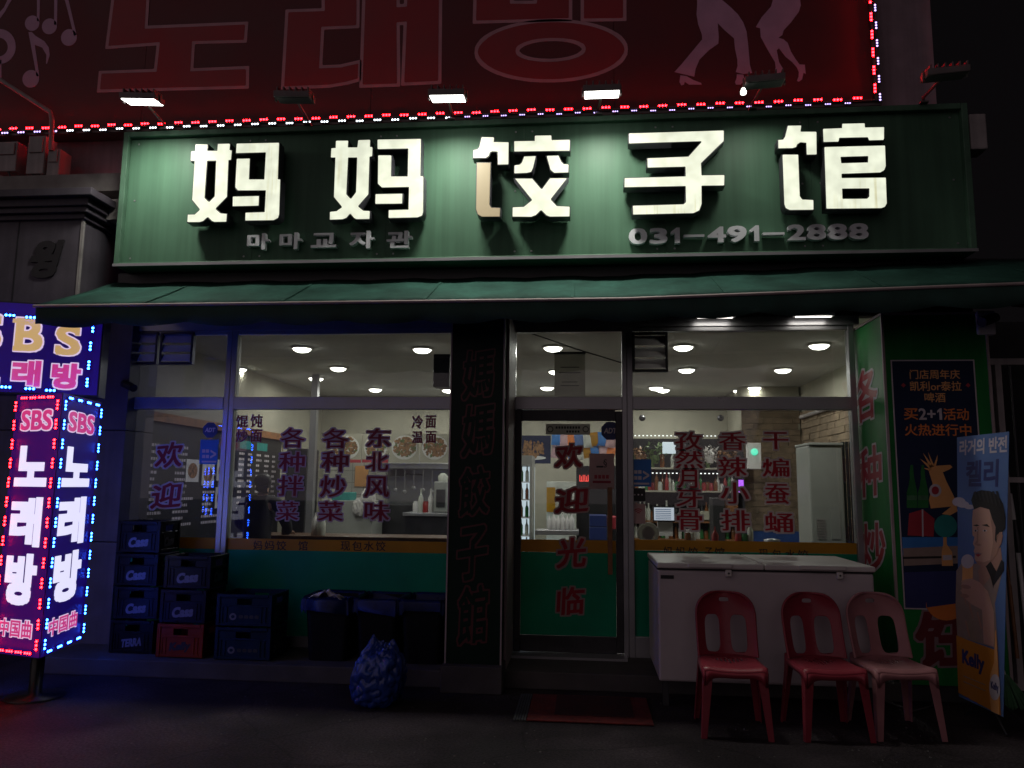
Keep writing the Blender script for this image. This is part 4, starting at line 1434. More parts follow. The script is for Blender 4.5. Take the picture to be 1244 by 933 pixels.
for k, (wd, lb) in enumerate(rows):
    crate(CW, CD, CH-.002, 'crate_black', wd, (c1x+CW/2+(.0, .012, .004, -.004)[k], -.33+(.0, .006, -.004, .004)[k], zs+k*CH), lb, rot=(.0, .02, -.015, .01)[k])
c2x = P(192, 740, -.60).x
rows = [('Kelly', 'crate_orange', 'orange beer crate under two black crates'), ('Cass', 'crate_black', 'black beer crate resting on the orange crate'), ('Cass', 'crate_black', 'black beer crate on top of the stack with the orange crate')]
for k, (wd, m, lb) in enumerate(rows):
    crate(.40, CD, CH-.002, m, wd, (c2x+.21+(0, .012, .02)[k], -.44+(0, -.004, .01)[k], zs+k*CH), lb, pm='crate_print' if k else 'black_print', rot=(0, -.02, .02)[k])
c3x = P(261, 770, -.62).x
for k, lb in enumerate(('lower blue plastic crate of the pair right of the black crates', 'upper blue plastic crate of the pair, empty and open on top')):
    crate(.47, .36, .262, 'crate_blue', None, (c3x+.235, -.44, zs+k*.265), lb, rot=.0 if k else .01)

# ------------------------------------------------------------------ bins with blue liners
def bin_(x, y, w, d, h, label, seed):
    rnd = random.Random(seed)
    root = empty('waste_bin', (x, y, STEP+.001), label, 'bin', 'bins on the step under the left window')
    root['label'] = label
    b = MB()
    n = 24
    def ring(k, z, inset=0.0):
        s_ = .84+.16*k
        pts = rrect(-w/2*s_+inset, -d/2*s_+inset, w/2*s_-inset, d/2*s_-inset, .05, 5)
        return [(p[0]+x, p[1]+y, z+STEP+.001) for p in pts]
    R_ = [ring(0, .0), ring(.5, h*.5), ring(.93, h*.93), ring(1, h*.935, -.012), ring(1, h, -.012), ring(1, h, .004), ring(.5, h*.5, .008), ring(0, .02, .008)]
    m = len(R_[0])
    vs = [v for r in R_ for v in r]
    b.add(vs, [(i*m+k, i*m+(k+1) % m, (i+1)*m+(k+1) % m, (i+1)*m+k) for i in range(len(R_)-1) for k in range(m)], 0)
    b.add(R_[0], [tuple(range(m))[::-1]]); b.add(R_[-1], [tuple(range(m))])
    b.build('body', 'bin_dark', root)
    b = MB()
    rings = []
    N = 48
    base = rrect(-w/2-.016, -d/2-.016, w/2+.016, d/2+.016, .06, 11)
    for j, (off, zz) in enumerate(((-.05, h-.10), (-.022, h+.004), (.0, h+.020), (.014, h-.01), (.018, h-.085))):
        r = []
        for k, p in enumerate(base):
            L = math.hypot(*p)
            wob = rnd.uniform(-.008, .008) + (.010*math.sin(k*2.1+seed) if j > 1 else 0)
            zw = rnd.uniform(-.006, .006) + (rnd.uniform(-.04, .015) if j == 4 else 0)
            r.append((x+p[0]*(1+(off+wob)/L), y+p[1]*(1+(off+wob)/L), STEP+zz+zw))
        rings.append(r)
    m = len(base)
    b.add([v for r in rings for v in r], [(i*m+k, i*m+(k+1) % m, (i+1)*m+(k+1) % m, (i+1)*m+k) for i in range(4) for k in range(m)], 0, True)
    b.build('liner', 'liner_blue', root)
    return root
zb = P(400, 728, -.55).z - STEP
for k, (xa, xb) in enumerate(((369, 426), (431, 484), (486, 540))):
    a, c = P(xa, 760, -.55).x, P(xb, 760, -.55).x
    bin_((a+c)/2, -.36, (c-a), .40, zb, ('dark bin with crumpled paper hanging over its rim', 'dark bin in the middle of the three, behind the blue bag', 'dark bin against the green column')[k], k+3)
# paper on the first bin
b = MB()
p0 = P(398, 722, -.52)
vs, fs = [], []
for j in range(7):
    for i in range(7):
        u, v = i/6-.5, j/6-.5
        vs.append((p0.x+u*.26+.02*math.sin(j*2.3), p0.y+v*.16, p0.z+.03-abs(u)*.10+.018*math.sin(i*2.7+j*1.9)-.06*max(0, v)))
for j in range(6):
    for i in range(6):
        fs.append((j*7+i, j*7+i+1, (j+1)*7+i+1, (j+1)*7+i))
b.add(vs, fs)
o = b.build('crumpled_paper', 'paper'); m = o.modifiers.new('thick', 'SOLIDIFY'); m.thickness = .003
tag(centre(o), 'crumpled white paper lying on the rim of the left bin', 'paper')

# ------------------------------------------------------------------ blue rubbish bag
def rubbish_bag():
    from mathutils import noise
    c = G(457, 858)
    bm = bmesh.new()
    bmesh.ops.create_icosphere(bm, subdivisions=6, radius=1)
    for v in bm.verts:
        p = v.co.copy()
        a = math.atan2(p.y, p.x)
        r = 1.0
        r -= abs(noise.noise(p*1.6+Vector((3, 1, 2))))*.16
        r -= (1-abs(noise.noise(p*3.1+Vector((7, 2, 5)))))**6*.10
        r -= (1-abs(noise.noise(Vector((p.x*4.0, p.y*4.0, p.z*1.3)))))**8*.05
        r -= (1-abs(noise.noise(p*8.0)))**8*.008
        q = p*r
        # squarer than a ball: full shoulders, flat foot, leaning to the left at the bottom
        sq = (abs(p.x)**4+abs(p.y)**4+abs(p.z)**4)**-.25
        q *= .55+.45*sq
        z = max(q.z, -.86)
        if p.z > .45:
            t = (p.z-.45)/.55
            pl = .10*math.sin(a*11+3*noise.noise(p*3))*t
            q.x *= 1-.40*t+pl
            q.y *= 1-.62*t+pl
            z += .05*t
            for ax, hh in ((1.0, .34), (-.9, .40), (.15, .12)):       # tied corners sticking up
                d = (q.x/.55-ax*.78)**2+(q.y/.55)**2*1.5
                z += hh*math.exp(-d*11)*t
        v.co = Vector((q.x*.205+.020*z, q.y*.185, (z+.86)*.232))
    me = bpy.data.meshes.new('rubbish_bag')
    bm.to_mesh(me); bm.free()
    for p in me.polygons: p.use_smooth = True
    me.transform(Matrix.Translation((c.x, c.y+.04, .001)))
    o = link('rubbish_bag', me, None, 'bag_blue')
    tag(centre(o), 'full shiny blue plastic rubbish bag standing on the ground before the bins', 'rubbish bag')
rubbish_bag()

# ------------------------------------------------------------------ door mat
mat_pts = [G(641, 844.5), G(757, 846), G(793, 884), G(634, 873)]
x0, x1 = -.44, .43
def at_mat(u, v):
    return (mat_pts[0]*(1-u)+mat_pts[1]*u)*(1-v)+(mat_pts[3]*(1-u)+mat_pts[2]*u)*v
root = empty('door_mat', (0, -1.15, 0), 'worn red door mat lying in front of the entrance', 'door mat')
fr = Plane((0, -1.15, 0), (1, 0, 0), (0, 1, 0))
xa, xb, ya, yb = -.40, .44, -1.50, -.84
b = MB(); b.box(xa, xb, ya, yb, .004, .014); b.build('border', 'mat_red', root, bevel=.004)
b = MB(); b.box(xa+.18, xb-.12, ya+.13, yb-.03, .0142, .019); b.build('centre_field', 'mat_dark', root, bevel=.003)
b = MB()
for k in range(5):
    b.box(xa-.09+k*.018, xa-.09+k*.018+.012, ya, yb, .004, .012)
b.build('rubber_edge', 'mat_grey', root, 'ridged grey rubber edge')

# ------------------------------------------------------------------ chest freezer
fzY0, fzY1 = -1.03, -.16
fxa, fxb = P(800, 765, fzY0).x, P(1065, 765, fzY0).x
fz0, fz1 = P(930, 832, fzY0).z, P(930, 695, fzY0).z
fz = empty('chest_freezer', ((fxa+fxb)/2, (fzY0+fzY1)/2, 0), 'long white chest freezer with two lids under the right window', 'freezer')
MB().box(fxa, fxb, fzY0, fzY1, fz0, fz1).build('body', 'freezer_white', fz, bevel=.015)
MB().box(fxa-.001, fxb+.001, fzY0+.012, fzY1-.012, fz1, fz1+.014).build('gasket', 'black_plastic', fz)
mid = P(928, 690, fzY0).x
for a0, a1, gx0, gx1, kx in ((fxa-.008, mid-.002, 836, 889, 885), (mid+.002, fxb+.008, 971, 1027, 1020)):
    b = MB()
    z = fz1+.014
    b.box(a0, a1, fzY0-.022, fzY1+.01, z+.001, z+.040)
    lid = b.build('lid', 'freezer_lid', fz, bevel=.010)
    ga, gb = P(gx0, 690, fzY0-.03).x, P(gx1, 690, fzY0-.03).x
    MB().box(ga, gb, fzY0-.046, fzY0-.0235, z+.012, z+.043).build('grip', 'freezer_lid', lid, bevel=.006)
    kxx = P(kx, 693, fzY0-.02).x
    k_ = MB(); k_.box(kxx-.022, kxx+.022, fzY0-.030, fzY0-.002, fz1-.035, fz1+.012)
    lk = k_.build('lock_tab', 'freezer_lid', fz, bevel=.006)
    MB().lathe((kxx, fzY0-.0302, fz1-.012), [(.007, 0), (.007, .002)], 12, axis='Y').build('keyhole', 'black_plastic', lk)
MB().box(fxa+.02, fxa+.115, fzY0-.004, fzY0-.001, fz1-.062, fz1-.036).build('badge', 'black_plastic', fz)
MB().box(fxa+.35, fxb-.35, fzY0-.003, fzY0+.02, fz0+.02, fz0+.10).build('vent_panel', 'freezer_white', fz)
for x in (fxa+.05, fxb-.05):
    for y in (fzY0+.06, fzY1-.06):
        b = MB(); b.box(x-.022, x+.022, y-.022, y+.022, .0, fz0+.01)
        b.build('leg', 'dark_metal', fz, bevel=.004)
cb = MB(); q = [Vector((fxb-.1, fzY1-.2, .16)), Vector((fxb+.05, fzY1-.3, .02)), Vector((fxb+.25, fzY0+.1, .012)), Vector((fxb+.45, fzY0+.25, .012)), Vector((fxb+.5, -.66, .05))]
cb.tube(q, .008, 6); cb.build('power_cord', 'cable', fz)

# ------------------------------------------------------------------ plastic chairs
def chair_parts(root, m):
    SH = .44
    # seat
    nx, ny = 44, 40
    b = MB()
    def seat(u, v):     # u -1..1, v 0 back..1 front
        hw = .190+.022*v
        r = 1.0
        e = max(0, abs(u)-.80)/.20
        x = u*hw
        y = .17-.40*v
        z = SH-.012+.016*u*u-.010*math.sin(PI*v)
        if v > .88: z -= .028*((v-.88)/.12)**2
        if v < .10: z += .020*((.10-v)/.10)**2
        if e: z -= .014*e*e
        # rounded front corners
        if v > .8: x *= 1-.10*((v-.8)/.2)**2
        return (x, y, z)
    idx = {}
    vs = []
    for j in range(ny+1):
        for i in range(nx+1):
            idx[i, j] = len(vs); vs.append(seat(-1+2*i/nx, j/ny))
    holes = set()
    for j, cols in ((7, range(13, 32, 3)), (9, range(10, 35, 3)), (11, range(13, 32, 3)), (13, range(16, 29, 3)), (15, range(19, 26, 3)), (17, (22,))):
        for i in cols: holes.update(((i, j), (i+1, j), (i, j+1)) if i % 2 else ((i, j), (i, j+1)))
    fs = [(idx[i, j], idx[i, j+1], idx[i+1, j+1], idx[i+1, j]) for j in range(ny) for i in range(nx) if (i, j) not in holes]
    b.add(vs, fs, 0, True)
    s = b.build('seat', m, root)
    k = s.modifiers.new('thick', 'SOLIDIFY'); k.thickness = .006; k.offset = -1
    # skirt under the seat edge, arched at the front
    b = MB()
    nn = 24
    top, bot = [], []
    for i in range(nn+1):
        u = -1+2*i/nn
        p = Vector(seat(u*.97, 1))
        top.append(p+Vector((0, -.001, -.002)))
        bot.append(p+Vector((0, .004, -.035-.055*abs(u)**5)))
    b.add(top+bot, [(i, i+1, nn+2+i, nn+1+i) for i in range(nn)], 0, True)
    for sx in (-1, 1):
        t2, b2 = [], []
        for i in range(nn+1):
            v = i/nn
            p = Vector(seat(sx, v))
            t2.append(p); b2.append(p+Vector((sx*.004, 0, -.030-.055*abs(2*v-1)**5)))
        b.add(t2+b2, [(i, i+1, nn+2+i, nn+1+i) for i in range(nn)], 0, True)
    s = b.build('skirt', m, root)
    k = s.modifiers.new('thick', 'SOLIDIFY'); k.thickness = .006
    # backrest
    BH = .405
    def back(u, v):
        hw = .192+.006*v
        if v > .62: hw *= math.sqrt(max(.04, 1-.72*((v-.62)/.38)**2.4))
        x = u*hw
        y = .165+.085*v+.015*math.sin(PI*v)-.085*u*u*(1-.3*v)
        return (x, y, SH-.004+BH*v)
    nx, ny = 64, 64
    slots = [(-.46, .335, .27, .295), (.46, .335, .27, .295), (0, .875, .20, .034)]
    def inside(u, v):
        for cu, cv, ru, rv in slots:
            if (abs(u-cu)/ru)**4+(abs(v-cv)/rv)**4 < 1: return (cu, cv, ru, rv)
    def scaleto(u, v, s_):
        cu, cv, ru, rv = s_
        q = ((abs(u-cu)/ru)**4+(abs(v-cv)/rv)**4)**.25
        return (cu+(u-cu)/q, cv+(v-cv)/q) if q > 1e-6 else (u, v)
    uv = {(i, j): (-1+2*i/nx, j/ny) for i in range(nx+1) for j in range(ny+1)}
    ins = {k: inside(*p) for k, p in uv.items()}
    faces = []
    used = set()
    for j in range(ny):
        for i in range(nx):
            cs = [(i, j), (i+1, j), (i+1, j+1), (i, j+1)]
            n_in = sum(1 for c in cs if ins[c])
            if n_in == 4: continue
            faces.append(cs); used.update(cs)
    for c in used:
        if ins[c]: uv[c] = scaleto(*uv[c], ins[c])
    order = {c: n for n, c in enumerate(used)}
    b = MB()
    b.add([back(*uv[c]) for c in used], [tuple(order[c] for c in f) for f in faces], 0, True)
    s = b.build('backrest', m, root)
    k = s.modifiers.new('thick', 'SOLIDIFY'); k.thickness = .007
    # rolled rim
    b = MB()
    rim = [back(-1, v) for v in np.linspace(0, .995, 26)]+[back(u, 1.0) for u in np.linspace(-1, 1, 11)[1:-1]]+[back(1, v) for v in np.linspace(.995, 0, 26)]
    rim = [Vector(p) for p in rim]
    sm = rim[:]
    for _ in range(2):
        sm = [sm[0]]+[(sm[i-1]+sm[i]*2+sm[i+1])/4 for i in range(1, len(sm)-1)]+[sm[-1]]
    b.tube(sm, .0095, 8)
    b.build('rim', m, root)
    # legs: L-section, tapering, splayed
    for sx in (-1, 1):
        for sy, (ty, by) in ((-1, (-.205, -.245)), (1, (.150, .205))):
            tx, bx = sx*.196, sx*.222
            zt = SH-.030
            L = MB()
            w0, w1, th = .062, .036, .007
            iy = -sy      # inward along y
            ix = -sx
            def plate(axis):
                out = []
                for (x, y, z, w) in ((bx, by, 0, w1), (tx, ty, zt, w0)):
                    if axis == 'x':
                        out.append([(x, y, z), (x+ix*w, y, z), (x+ix*w, y+iy*th, z), (x, y+iy*th, z)])
                    else:
                        out.append([(x, y+iy*th, z), (x+ix*th, y+iy*th, z), (x+ix*th, y+iy*w, z), (x, y+iy*w, z)])
                L.add(out[0]+out[1], [(0, 3, 2, 1), (4, 5, 6, 7), (0, 1, 5, 4), (1, 2, 6, 5), (2, 3, 7, 6), (3, 0, 4, 7)])
            plate('x'); plate('y')
            L.build('leg', m, root, bevel=.002, seg=1)
lab = ('red plastic chair at the left, nearest the door', 'red plastic chair in the middle of the row', 'faded pink plastic chair at the right beside the banner')
CH_POS = [((.945, -1.475), -.03, 'chair_red'), ((1.545, -1.44), .10, 'chair_red'), ((2.00, -1.36), .12, 'chair_pink')]
for k, ((x, y), rz, m) in enumerate(CH_POS):
    root = empty('plastic_chair', (0, 0, 0), lab[k], 'chair', 'plastic chairs in front of the freezer')
    root['label'] = lab[k]
    chair_parts(root, m)
    root.location = (x, y, 0)
    root.rotation_euler.z = rz

# ------------------------------------------------------------------ poster on the pillar
FQ = front(PY-.004)
pb = FQ.box(1090, 437, 1194, 741)
po = empty('poster', ((pb[0]+pb[2])/2, PY, pb[1]), 'dark blue promotion poster with orange writing, a deer and bottles on the pillar', 'poster')
def rect_poly(x0, y0, x1, y1): return [(x0, y0), (x1, y0), (x1, y1), (x0, y1)]
shape(FQ, [rect_poly(*pb)], 'board', 'poster_navy', po, -.002, .002)
e = .010
shape(FQ, [rect_poly(*pb), rect_poly(pb[0]+e, pb[1]+e, pb[2]-e, pb[3]-e)], 'border', 'white_print', po, .0005, .0008)
PT = dict(d=.0008, ex=.0008)
text(FQ, '门店周年庆', (1105, 449, 1166, 460.5), 'lettering', 'gold_print', po, bold=.012, **PT)
text(FQ, '凯利or泰拉', (1105.5, 463, 1168, 475), 'lettering', 'gold_print', po, bold=.012, **PT)
text(FQ, '啤酒', (1123, 477, 1148.5, 488.7), 'lettering', 'gold_print', po, bold=.012, **PT)
text(FQ, '买', (1098, 496, 1115, 510), 'lettering', 'orange_print', po, bold=.015, **PT)
text(FQ, '2+', (1116, 496, 1136.5, 510), 'lettering', 'white_print', po, bold=.02, **PT)
q0, q1, q2, q3 = FQ.box(1138.5, 496, 1144.5, 510)
shape(FQ, [[(q0+(q2-q0)*a, q1+(q3-q1)*c) for a, c in ((.42, 0), (.95, 0), (.95, 1), (.60, 1), (.02, .78), (.02, .60), (.42, .70))]], 'lettering', 'white_print', po, .0008, .0008)
text(FQ, '活动', (1146, 496, 1177, 510.5), 'lettering', 'orange_print', po, bold=.015, **PT)
text(FQ, '火热进行中', (1099, 515, 1180, 529.5), 'lettering', 'orange_print', po, bold=.015, **PT)
def pq(pts, name, m, d=.0008, s=.2251, ox=1080, oy=540):
    return shape(FQ, [pxpoly(FQ, pts, ox, oy, s)], name, m, po, d, .0006)
for cx in (1097.5, 1176):
    a, c = FQ.px(cx, 468); r = .018
    shape(FQ, [[(a-r, c), (a, c-r), (a+r, c), (a, c+r)]], 'diamond_mark', 'red_print', po, .0008, .0006)
pq([(70,500),(400,500),(405,600),(75,600)], 'printed_sea', 'sticker_blue', .0006)
pq([(75,560),(405,545),(408,640),(80,655)], 'printed_haze', 'shirt_print', .0012)
pq([(82,690),(408,680),(412,885),(90,888)], 'printed_floor', 'banner_navy', .0006)
pq(ellipse(310, 850, 110, 100, 28)[0:15]+[(200,880)], 'printed_glow', 'orange_print', .0012)
pq([(215,145),(245,115),(330,110),(342,122),(325,135),(290,150),(310,200),(345,270),(358,300),(370,360),(330,382),(285,375),(335,335),(225,345),(215,300),(235,210)], 'printed_deer', 'gold_print', .0012)
for t_ in ([(225,140),(165,75),(180,85),(237,122)], [(222,128),(183,45),(237,116)], [(230,120),(210,40),(244,116)], [(238,118),(262,55),(260,85),(251,118)], [(215,142),(180,125),(228,131)]):
    pq(t_, 'printed_antler', 'gold_print', .0018)
bt = [(95,342),(95,260),(105,225),(112,180),(110,150),(116,110),(128,110),(132,150),(135,180),(145,225),(152,260),(152,342)]
pq(bt, 'printed_bottle', 'bottle_green', .0020); pq([(x+60, y) for x, y in bt], 'printed_bottle', 'bottle_green', .0022)
pq([(97,300),(150,300),(150,275),(97,275)], 'printed_label', 'broom_green', .0028); pq([(157,300),(210,300),(210,275),(157,275)], 'printed_label', 'broom_green', .0030)
pq(ellipse(249, 248, 33, 35, 24), 'printed_medal', 'white_print', .0020); pq(ellipse(249, 248, 20, 22, 20), 'printed_medal', 'red_print', .0027)
pq([(100,490),(108,372),(182,350),(245,400),(240,497)], 'printed_gift_box', 'red_print', .0012); pq([(176,350),(184,350),(186,497),(178,497)], 'printed_ribbon', 'white_print', .0020)
pq(ellipse(305, 440, 62, 62, 24), 'printed_shrub', 'teal_plastic', .0012)
pq([(285,655),(283,580),(292,540),(292,500),(310,500),(312,540),(340,580),(345,655)], 'printed_bottle', 'gold_print', .0020)
pq([(290,625),(340,622),(338,595),(288,598)], 'printed_label', 'white_print', .0027)
pq([(75,606),(360,600),(360,612),(75,618)], 'printed_skyline', 'hair_print', .0018)

# ------------------------------------------------------------------ standing banner
z0b = .13
BL, BR = G(1165, 846, z0b), G(1219, 871, z0b)
ub = (BR-BL).normalized()
bp = Plane(BL, ub, (0, 0, 1))
tl, tr = bp.px(1162.5, 528), bp.px(1226, 528)
bw = (BR-BL).length
print('BANNER', bw, tl, tr, BL, BR)
ba0, ba1 = tl[0], tr[0]
bh = (tl[1]+tr[1])/2
bn = empty('banner_stand', (BL+BR)/2*1, 'tall blue and yellow drink advert banner with a man holding a glass', 'banner')
bn.location.z = 0
shape(bp, [[(0, 0), (bw, 0), (ba1, bh), (ba0, bh)]], 'cloth', 'banner_blue', bn, -.002, .003)
def B(pts, name, m, d, part=0):
    oy = 510 if part == 0 else 690
    pl_pts = [bp.px(1150+x*.2035, oy+y*.2035) for x, y in pts]
    pl_pts = [(min(max(a, .004), ba1-.004 if c > .9 else bw-.004), max(c, .004)) for a, c in pl_pts]
    return shape(bp, [pl_pts], name, m, bn, d, .0006)
for cx, cy, rx, ry in ((75, 490, 40, 28), (100, 505, 36, 20), (140, 520, 30, 14)):
    B(ellipse(cx, cy, rx, ry, 18), 'printed_cloud', 'white_print', .0015+.0007*cx/75)
BT = dict(d=.0014, ex=.0008)
text(bp, '라거의 반전', (1165.5, 532, 1224.5, 551.5), 'lettering', 'white_print', bn, bold=.03, slant=.15, **BT)
text(bp, '켈리', (1174, 558.5, 1215, 591.5), 'lettering', 'banner_navy', bn, bold=.03, slant=.15, **BT)
B([(55,1110),(60,900),(95,850),(160,860),(230,850),(330,830),(345,860),(345,1110),(345,1380),(65,1290)], 'printed_shirt', 'shirt_print', .0014)
B([(205,1010),(300,900),(335,850),(325,760),(230,840),(190,900)], 'printed_neck', 'skin_shade_print', .0022)
B([(160,540),(200,515),(255,525),(290,590),(305,650),(335,668),(330,725),(312,775),(300,810),(240,872),(195,868),(170,830),(172,800),(165,785),(172,760),(160,740),(170,700),(158,690),(155,600)], 'printed_face', 'skin_print', .0030)
B([(150,480),(165,435),(210,420),(260,425),(310,450),(340,500),(355,580),(352,650),(338,668),(318,672),(300,735),(292,715),(296,640),(275,590),(258,535),(205,520),(168,535)], 'printed_hair', 'hair_print', .0038)
B([(302,690),(325,668),(340,690),(330,740),(312,770),(302,740)], 'printed_ear', 'skin_shade_print', .0038)
for pts in ([(160,630),(185,624),(200,632),(180,636)], [(212,628),(245,622),(262,640),(240,636)]):
    B(pts, 'printed_brow', 'hair_print', .0038)
for cx in (177, 232):
    B(ellipse(cx, 662, 13, 5.5, 14), 'printed_eye', 'white_print', .0038); B(ellipse(cx, 662, 5.5, 5.5, 12), 'printed_eye', 'hair_print', .0046)
B([(172,745),(196,738),(212,748),(196,754)], 'printed_nose', 'skin_shade_print', .0038)
B([(168,800),(190,792),(216,800),(192,812)], 'printed_mouth', 'dim_white_print', .0038)
# softer tones of the printed portrait
B([(262,560),(278,595),(296,645),(300,690),(303,735),(312,772),(298,812),(262,850),(270,800),(280,740),(278,680),(268,610)], 'printed_cheek', 'skin_shade_print', .0034)
B([(195,868),(240,872),(298,812),(262,838),(225,850),(180,842),(172,838)], 'printed_jaw', 'skin_shade_print', .0036)
B([(186,640),(194,640),(190,735),(176,744),(170,740),(184,720)], 'printed_nose', 'skin_shade_print', .0037)
B([(176,806),(192,800),(210,806),(192,818)], 'printed_lip', 'red_print', .0042)
for k in range(7):
    B([(165+k*22,432-k*1),(178+k*22,425),(186+k*24,470+k*8),(180+k*24,472+k*8)], 'printed_hair_strand', 'dark_metal', .0045+.00005*k)
B([(225,850),(262,838),(300,905),(320,1000),(300,1010),(262,930)], 'printed_collar', 'hair_print', .0029)
B([(330,835),(345,850),(345,900),(318,1000),(305,960)], 'printed_collar', 'dark_metal', .0029)
for k, (x, y) in enumerate(((110,930),(90,1010),(130,1090),(180,1150),(110,1200))):
    B([(x,y),(x+10,y-4),(x+34,y+95),(x+26,y+98)], 'printed_fold', 'skin_shade_print', .0022+.00005*k)
# glass and hand
B([(95,70),(98,-45),(160,-45),(158,80),(148,180),(112,180)], 'printed_glass', 'gold_print', .0024, 1)
B(ellipse(128, 845, 38, 42, 20), 'printed_foam', 'white_print', .0032)
B([(95,150),(92,95),(110,70),(150,62),(200,85),(250,140),(285,260),(290,400),(285,470),(225,450),(215,250),(150,215),(120,190)], 'printed_forearm', 'skin_print', .0036, 1)
for k in range(4):
    B(ellipse(122-k*3, 85+k*27, 33-k*2, 12, 14, .15), 'printed_finger', 'skin_shade_print' if k % 2 else 'skin_print', .0044+.0007*k, 1)
B([(62,402),(180,448),(305,492),(345,510),(330,905),(75,745)], 'printed_field', 'banner_yellow', .0052, 1)
B([(275,900),(262,760),(265,640),(290,560),(292,470),(296,375),(318,375),(322,470),(322,905)], 'printed_bottle', 'gold_print', .0060, 1)
B(ellipse(295, 712, 34, 78, 24), 'printed_label', 'white_print', .0068, 1)
text(bp, 'Kelly', (1205.5, 829, 1214.5, 841), 'lettering', 'banner_navy', bn, bold=.03, d=.0078, ex=.0006)
text(bp, 'Kelly', (1170, 793, 1197, 816), 'lettering', 'banner_navy', bn, bold=.04, d=.0062, ex=.0008, slant=.1)
for y in (826, 833):
    text(bp, '······' if False else '—', (1172, y, 1198, y+1.2), 'lettering', 'shirt_print', bn, d=.0062, ex=.0006)
# stand behind the cloth
b = MB()
nb_ = -bp.n
top = bp.at((ba0+ba1)/2, bh-.01, -.02)
b.tube([bp.at(bw/2, .0, -.03), bp.at((ba0+ba1)/2, bh*.5, -.05), top], .010, 8)
for a in (0.02, bw-.02):
    b.tube([bp.at(bw/2, bh*.45, -.05), bp.at(a, .02, -.006)], .006, 6)
b.tube([bp.at(bw/2, bh*.45, -.05), bp.at(ba0+.02, bh-.02, -.006)], .006, 6)
b.tube([bp.at(bw/2, bh*.45, -.05), bp.at(ba1-.02, bh-.02, -.006)], .006, 6)
for e_ in (-.22, .22):
    q = bp.at(bw/2+e_, 0, -.03); q.z = .012
    b.tube([bp.at(bw/2, .10, -.03), q], .008, 6)
q = bp.at(bw/2, 0, -.30); q.z = .012
b.tube([bp.at(bw/2, .12, -.03), q], .008, 6)
b.build('stand', 'dark_metal', bn)

# ------------------------------------------------------------------ gate, poles and broom at the right edge
gy = -.50
gx0 = px1+.02
gz1, gzm = P(1225, 436, gy).z, P(1235, 583, gy).z
ga = empty('steel_gate', (gx0+.6, gy, 0), 'weathered steel bar gate at the right edge beside the pillar', 'gate')
b = MB(); b.box(gx0, gx0+1.3, gy-.025, gy+.025, gz1-.05, gz1); b.build('rail', 'grey_box', ga)
b = MB(); b.box(gx0, gx0+1.3, gy-.025, gy+.025, .08, .13); b.build('rail', 'grey_box', ga)
b = MB(); b.box(gx0+.05, gx0+1.3, gy-.02, gy+.02, gzm-.02, gzm+.02); b.build('rail', 'grey_box', ga)
for k, x in enumerate((gx0, gx0+.075)):
    MB().box(x, x+.045, gy-.024, gy+.024, 0 if k == 0 else .13, gz1-.05).build('post', 'grey_box', ga)
for k in range(9):
    x = gx0+.20+k*.12
    b = MB(); b.tube([(x, gy, .13), (x, gy, gz1-.05)], .010, 6); b.build('bar', 'dark_metal', ga)
b = MB(); b.box(gx0-.3, gx0+4, 1.4, 1.5, 0, 3.3); o = b.build('back_wall', 'black_wall'); tag(centre(o), 'dark wall standing in the alley behind the steel gate', 'wall')
b = MB(); p = G(1238, 800, .3); b.tube([P(1221, 660, -.45), P(1236, 800, -.62)], .014, 8)
o = b.build('wooden_pole', 'wood'); tag(centre(o), 'brown wooden pole leaning by the gate', 'pole')
um = empty('umbrella', P(1243, 740, -.5), 'closed umbrella with pale shaft leaning at the right edge', 'umbrella')
b = MB(); b.tube([P(1227, 600, -.30), P(1236, 660, -.40), P(1251, 800, -.62)], [.016, .018, .012], 8); b.build('shaft', 'white_plastic', um)
b = MB(); b.tube([P(1233, 632, -.36), P(1236, 655, -.40), P(1238, 672, -.42)], [.020, .036, .022], 10); b.build('collar', 'black_plastic', um)
br = empty('broom', G(1235, 855), 'green bristle broom standing on the ground beside the banner', 'broom')
b = MB()
c = G(1236, 862)
top = c+Vector((-.02, .10, .22))
rr = random.Random(3)
for k in range(110):
    a = rr.uniform(-1, 1); d = rr.uniform(-1, 1)
    b.tube([top+Vector((a*.02, d*.015, 0)), c+Vector((a*.13+rr.uniform(-.01, .01), d*.04, rr.uniform(.0, .02)))], .0035, 3, smooth=False)
b.build('bristles', 'broom_green', br)
b = MB(); b.tube([top+Vector((0, 0, -.02)), top+Vector((-.04, .38, 1.1))], .011, 8); b.build('handle', 'white_plastic', br)

# ------------------------------------------------------------------ cameras on the front, speaker inside the glass
q = P(1196, 391, PY-.02)
cc = empty('security_camera', q, 'black security camera on a white mounting box at the top of the pillar', 'camera')
MB().box(q.x-.055, q.x+.085, PY-.02, PY+.05, q.z-.10, q.z+.09).build('mounting_box', 'white_plastic', cc, bevel=.012)
b = MB(); b.tube([q+Vector((-.0, -.005, .01)), q+Vector((-.02, -.07, .0))], .018, 8); b.build('bracket', 'black_plastic', cc)
b = MB(); b.tube([q+Vector((.06, -.05, .025)), q+Vector((-.01, -.085, .0)), q+Vector((-.085, -.13, -.03))], [.036, .040, .040], 12); b.build('housing', 'black_plastic', cc)
q = P(155, 469, -.22)
cc = empty('security_camera', q, 'small black security camera beside the left window frame', 'camera')
b = MB(); b.tube([q+Vector((-.10, .16, .03)), q+Vector((-.05, .0, .01))], .020, 8); b.build('bracket', 'black_plastic', cc)
b = MB(); b.tube([q+Vector((-.07, .05, .03)), q+Vector((.02, 0, .0)), q+Vector((.085, -.04, -.025))], [.034, .038, .036], 12); b.build('housing', 'black_plastic', cc)
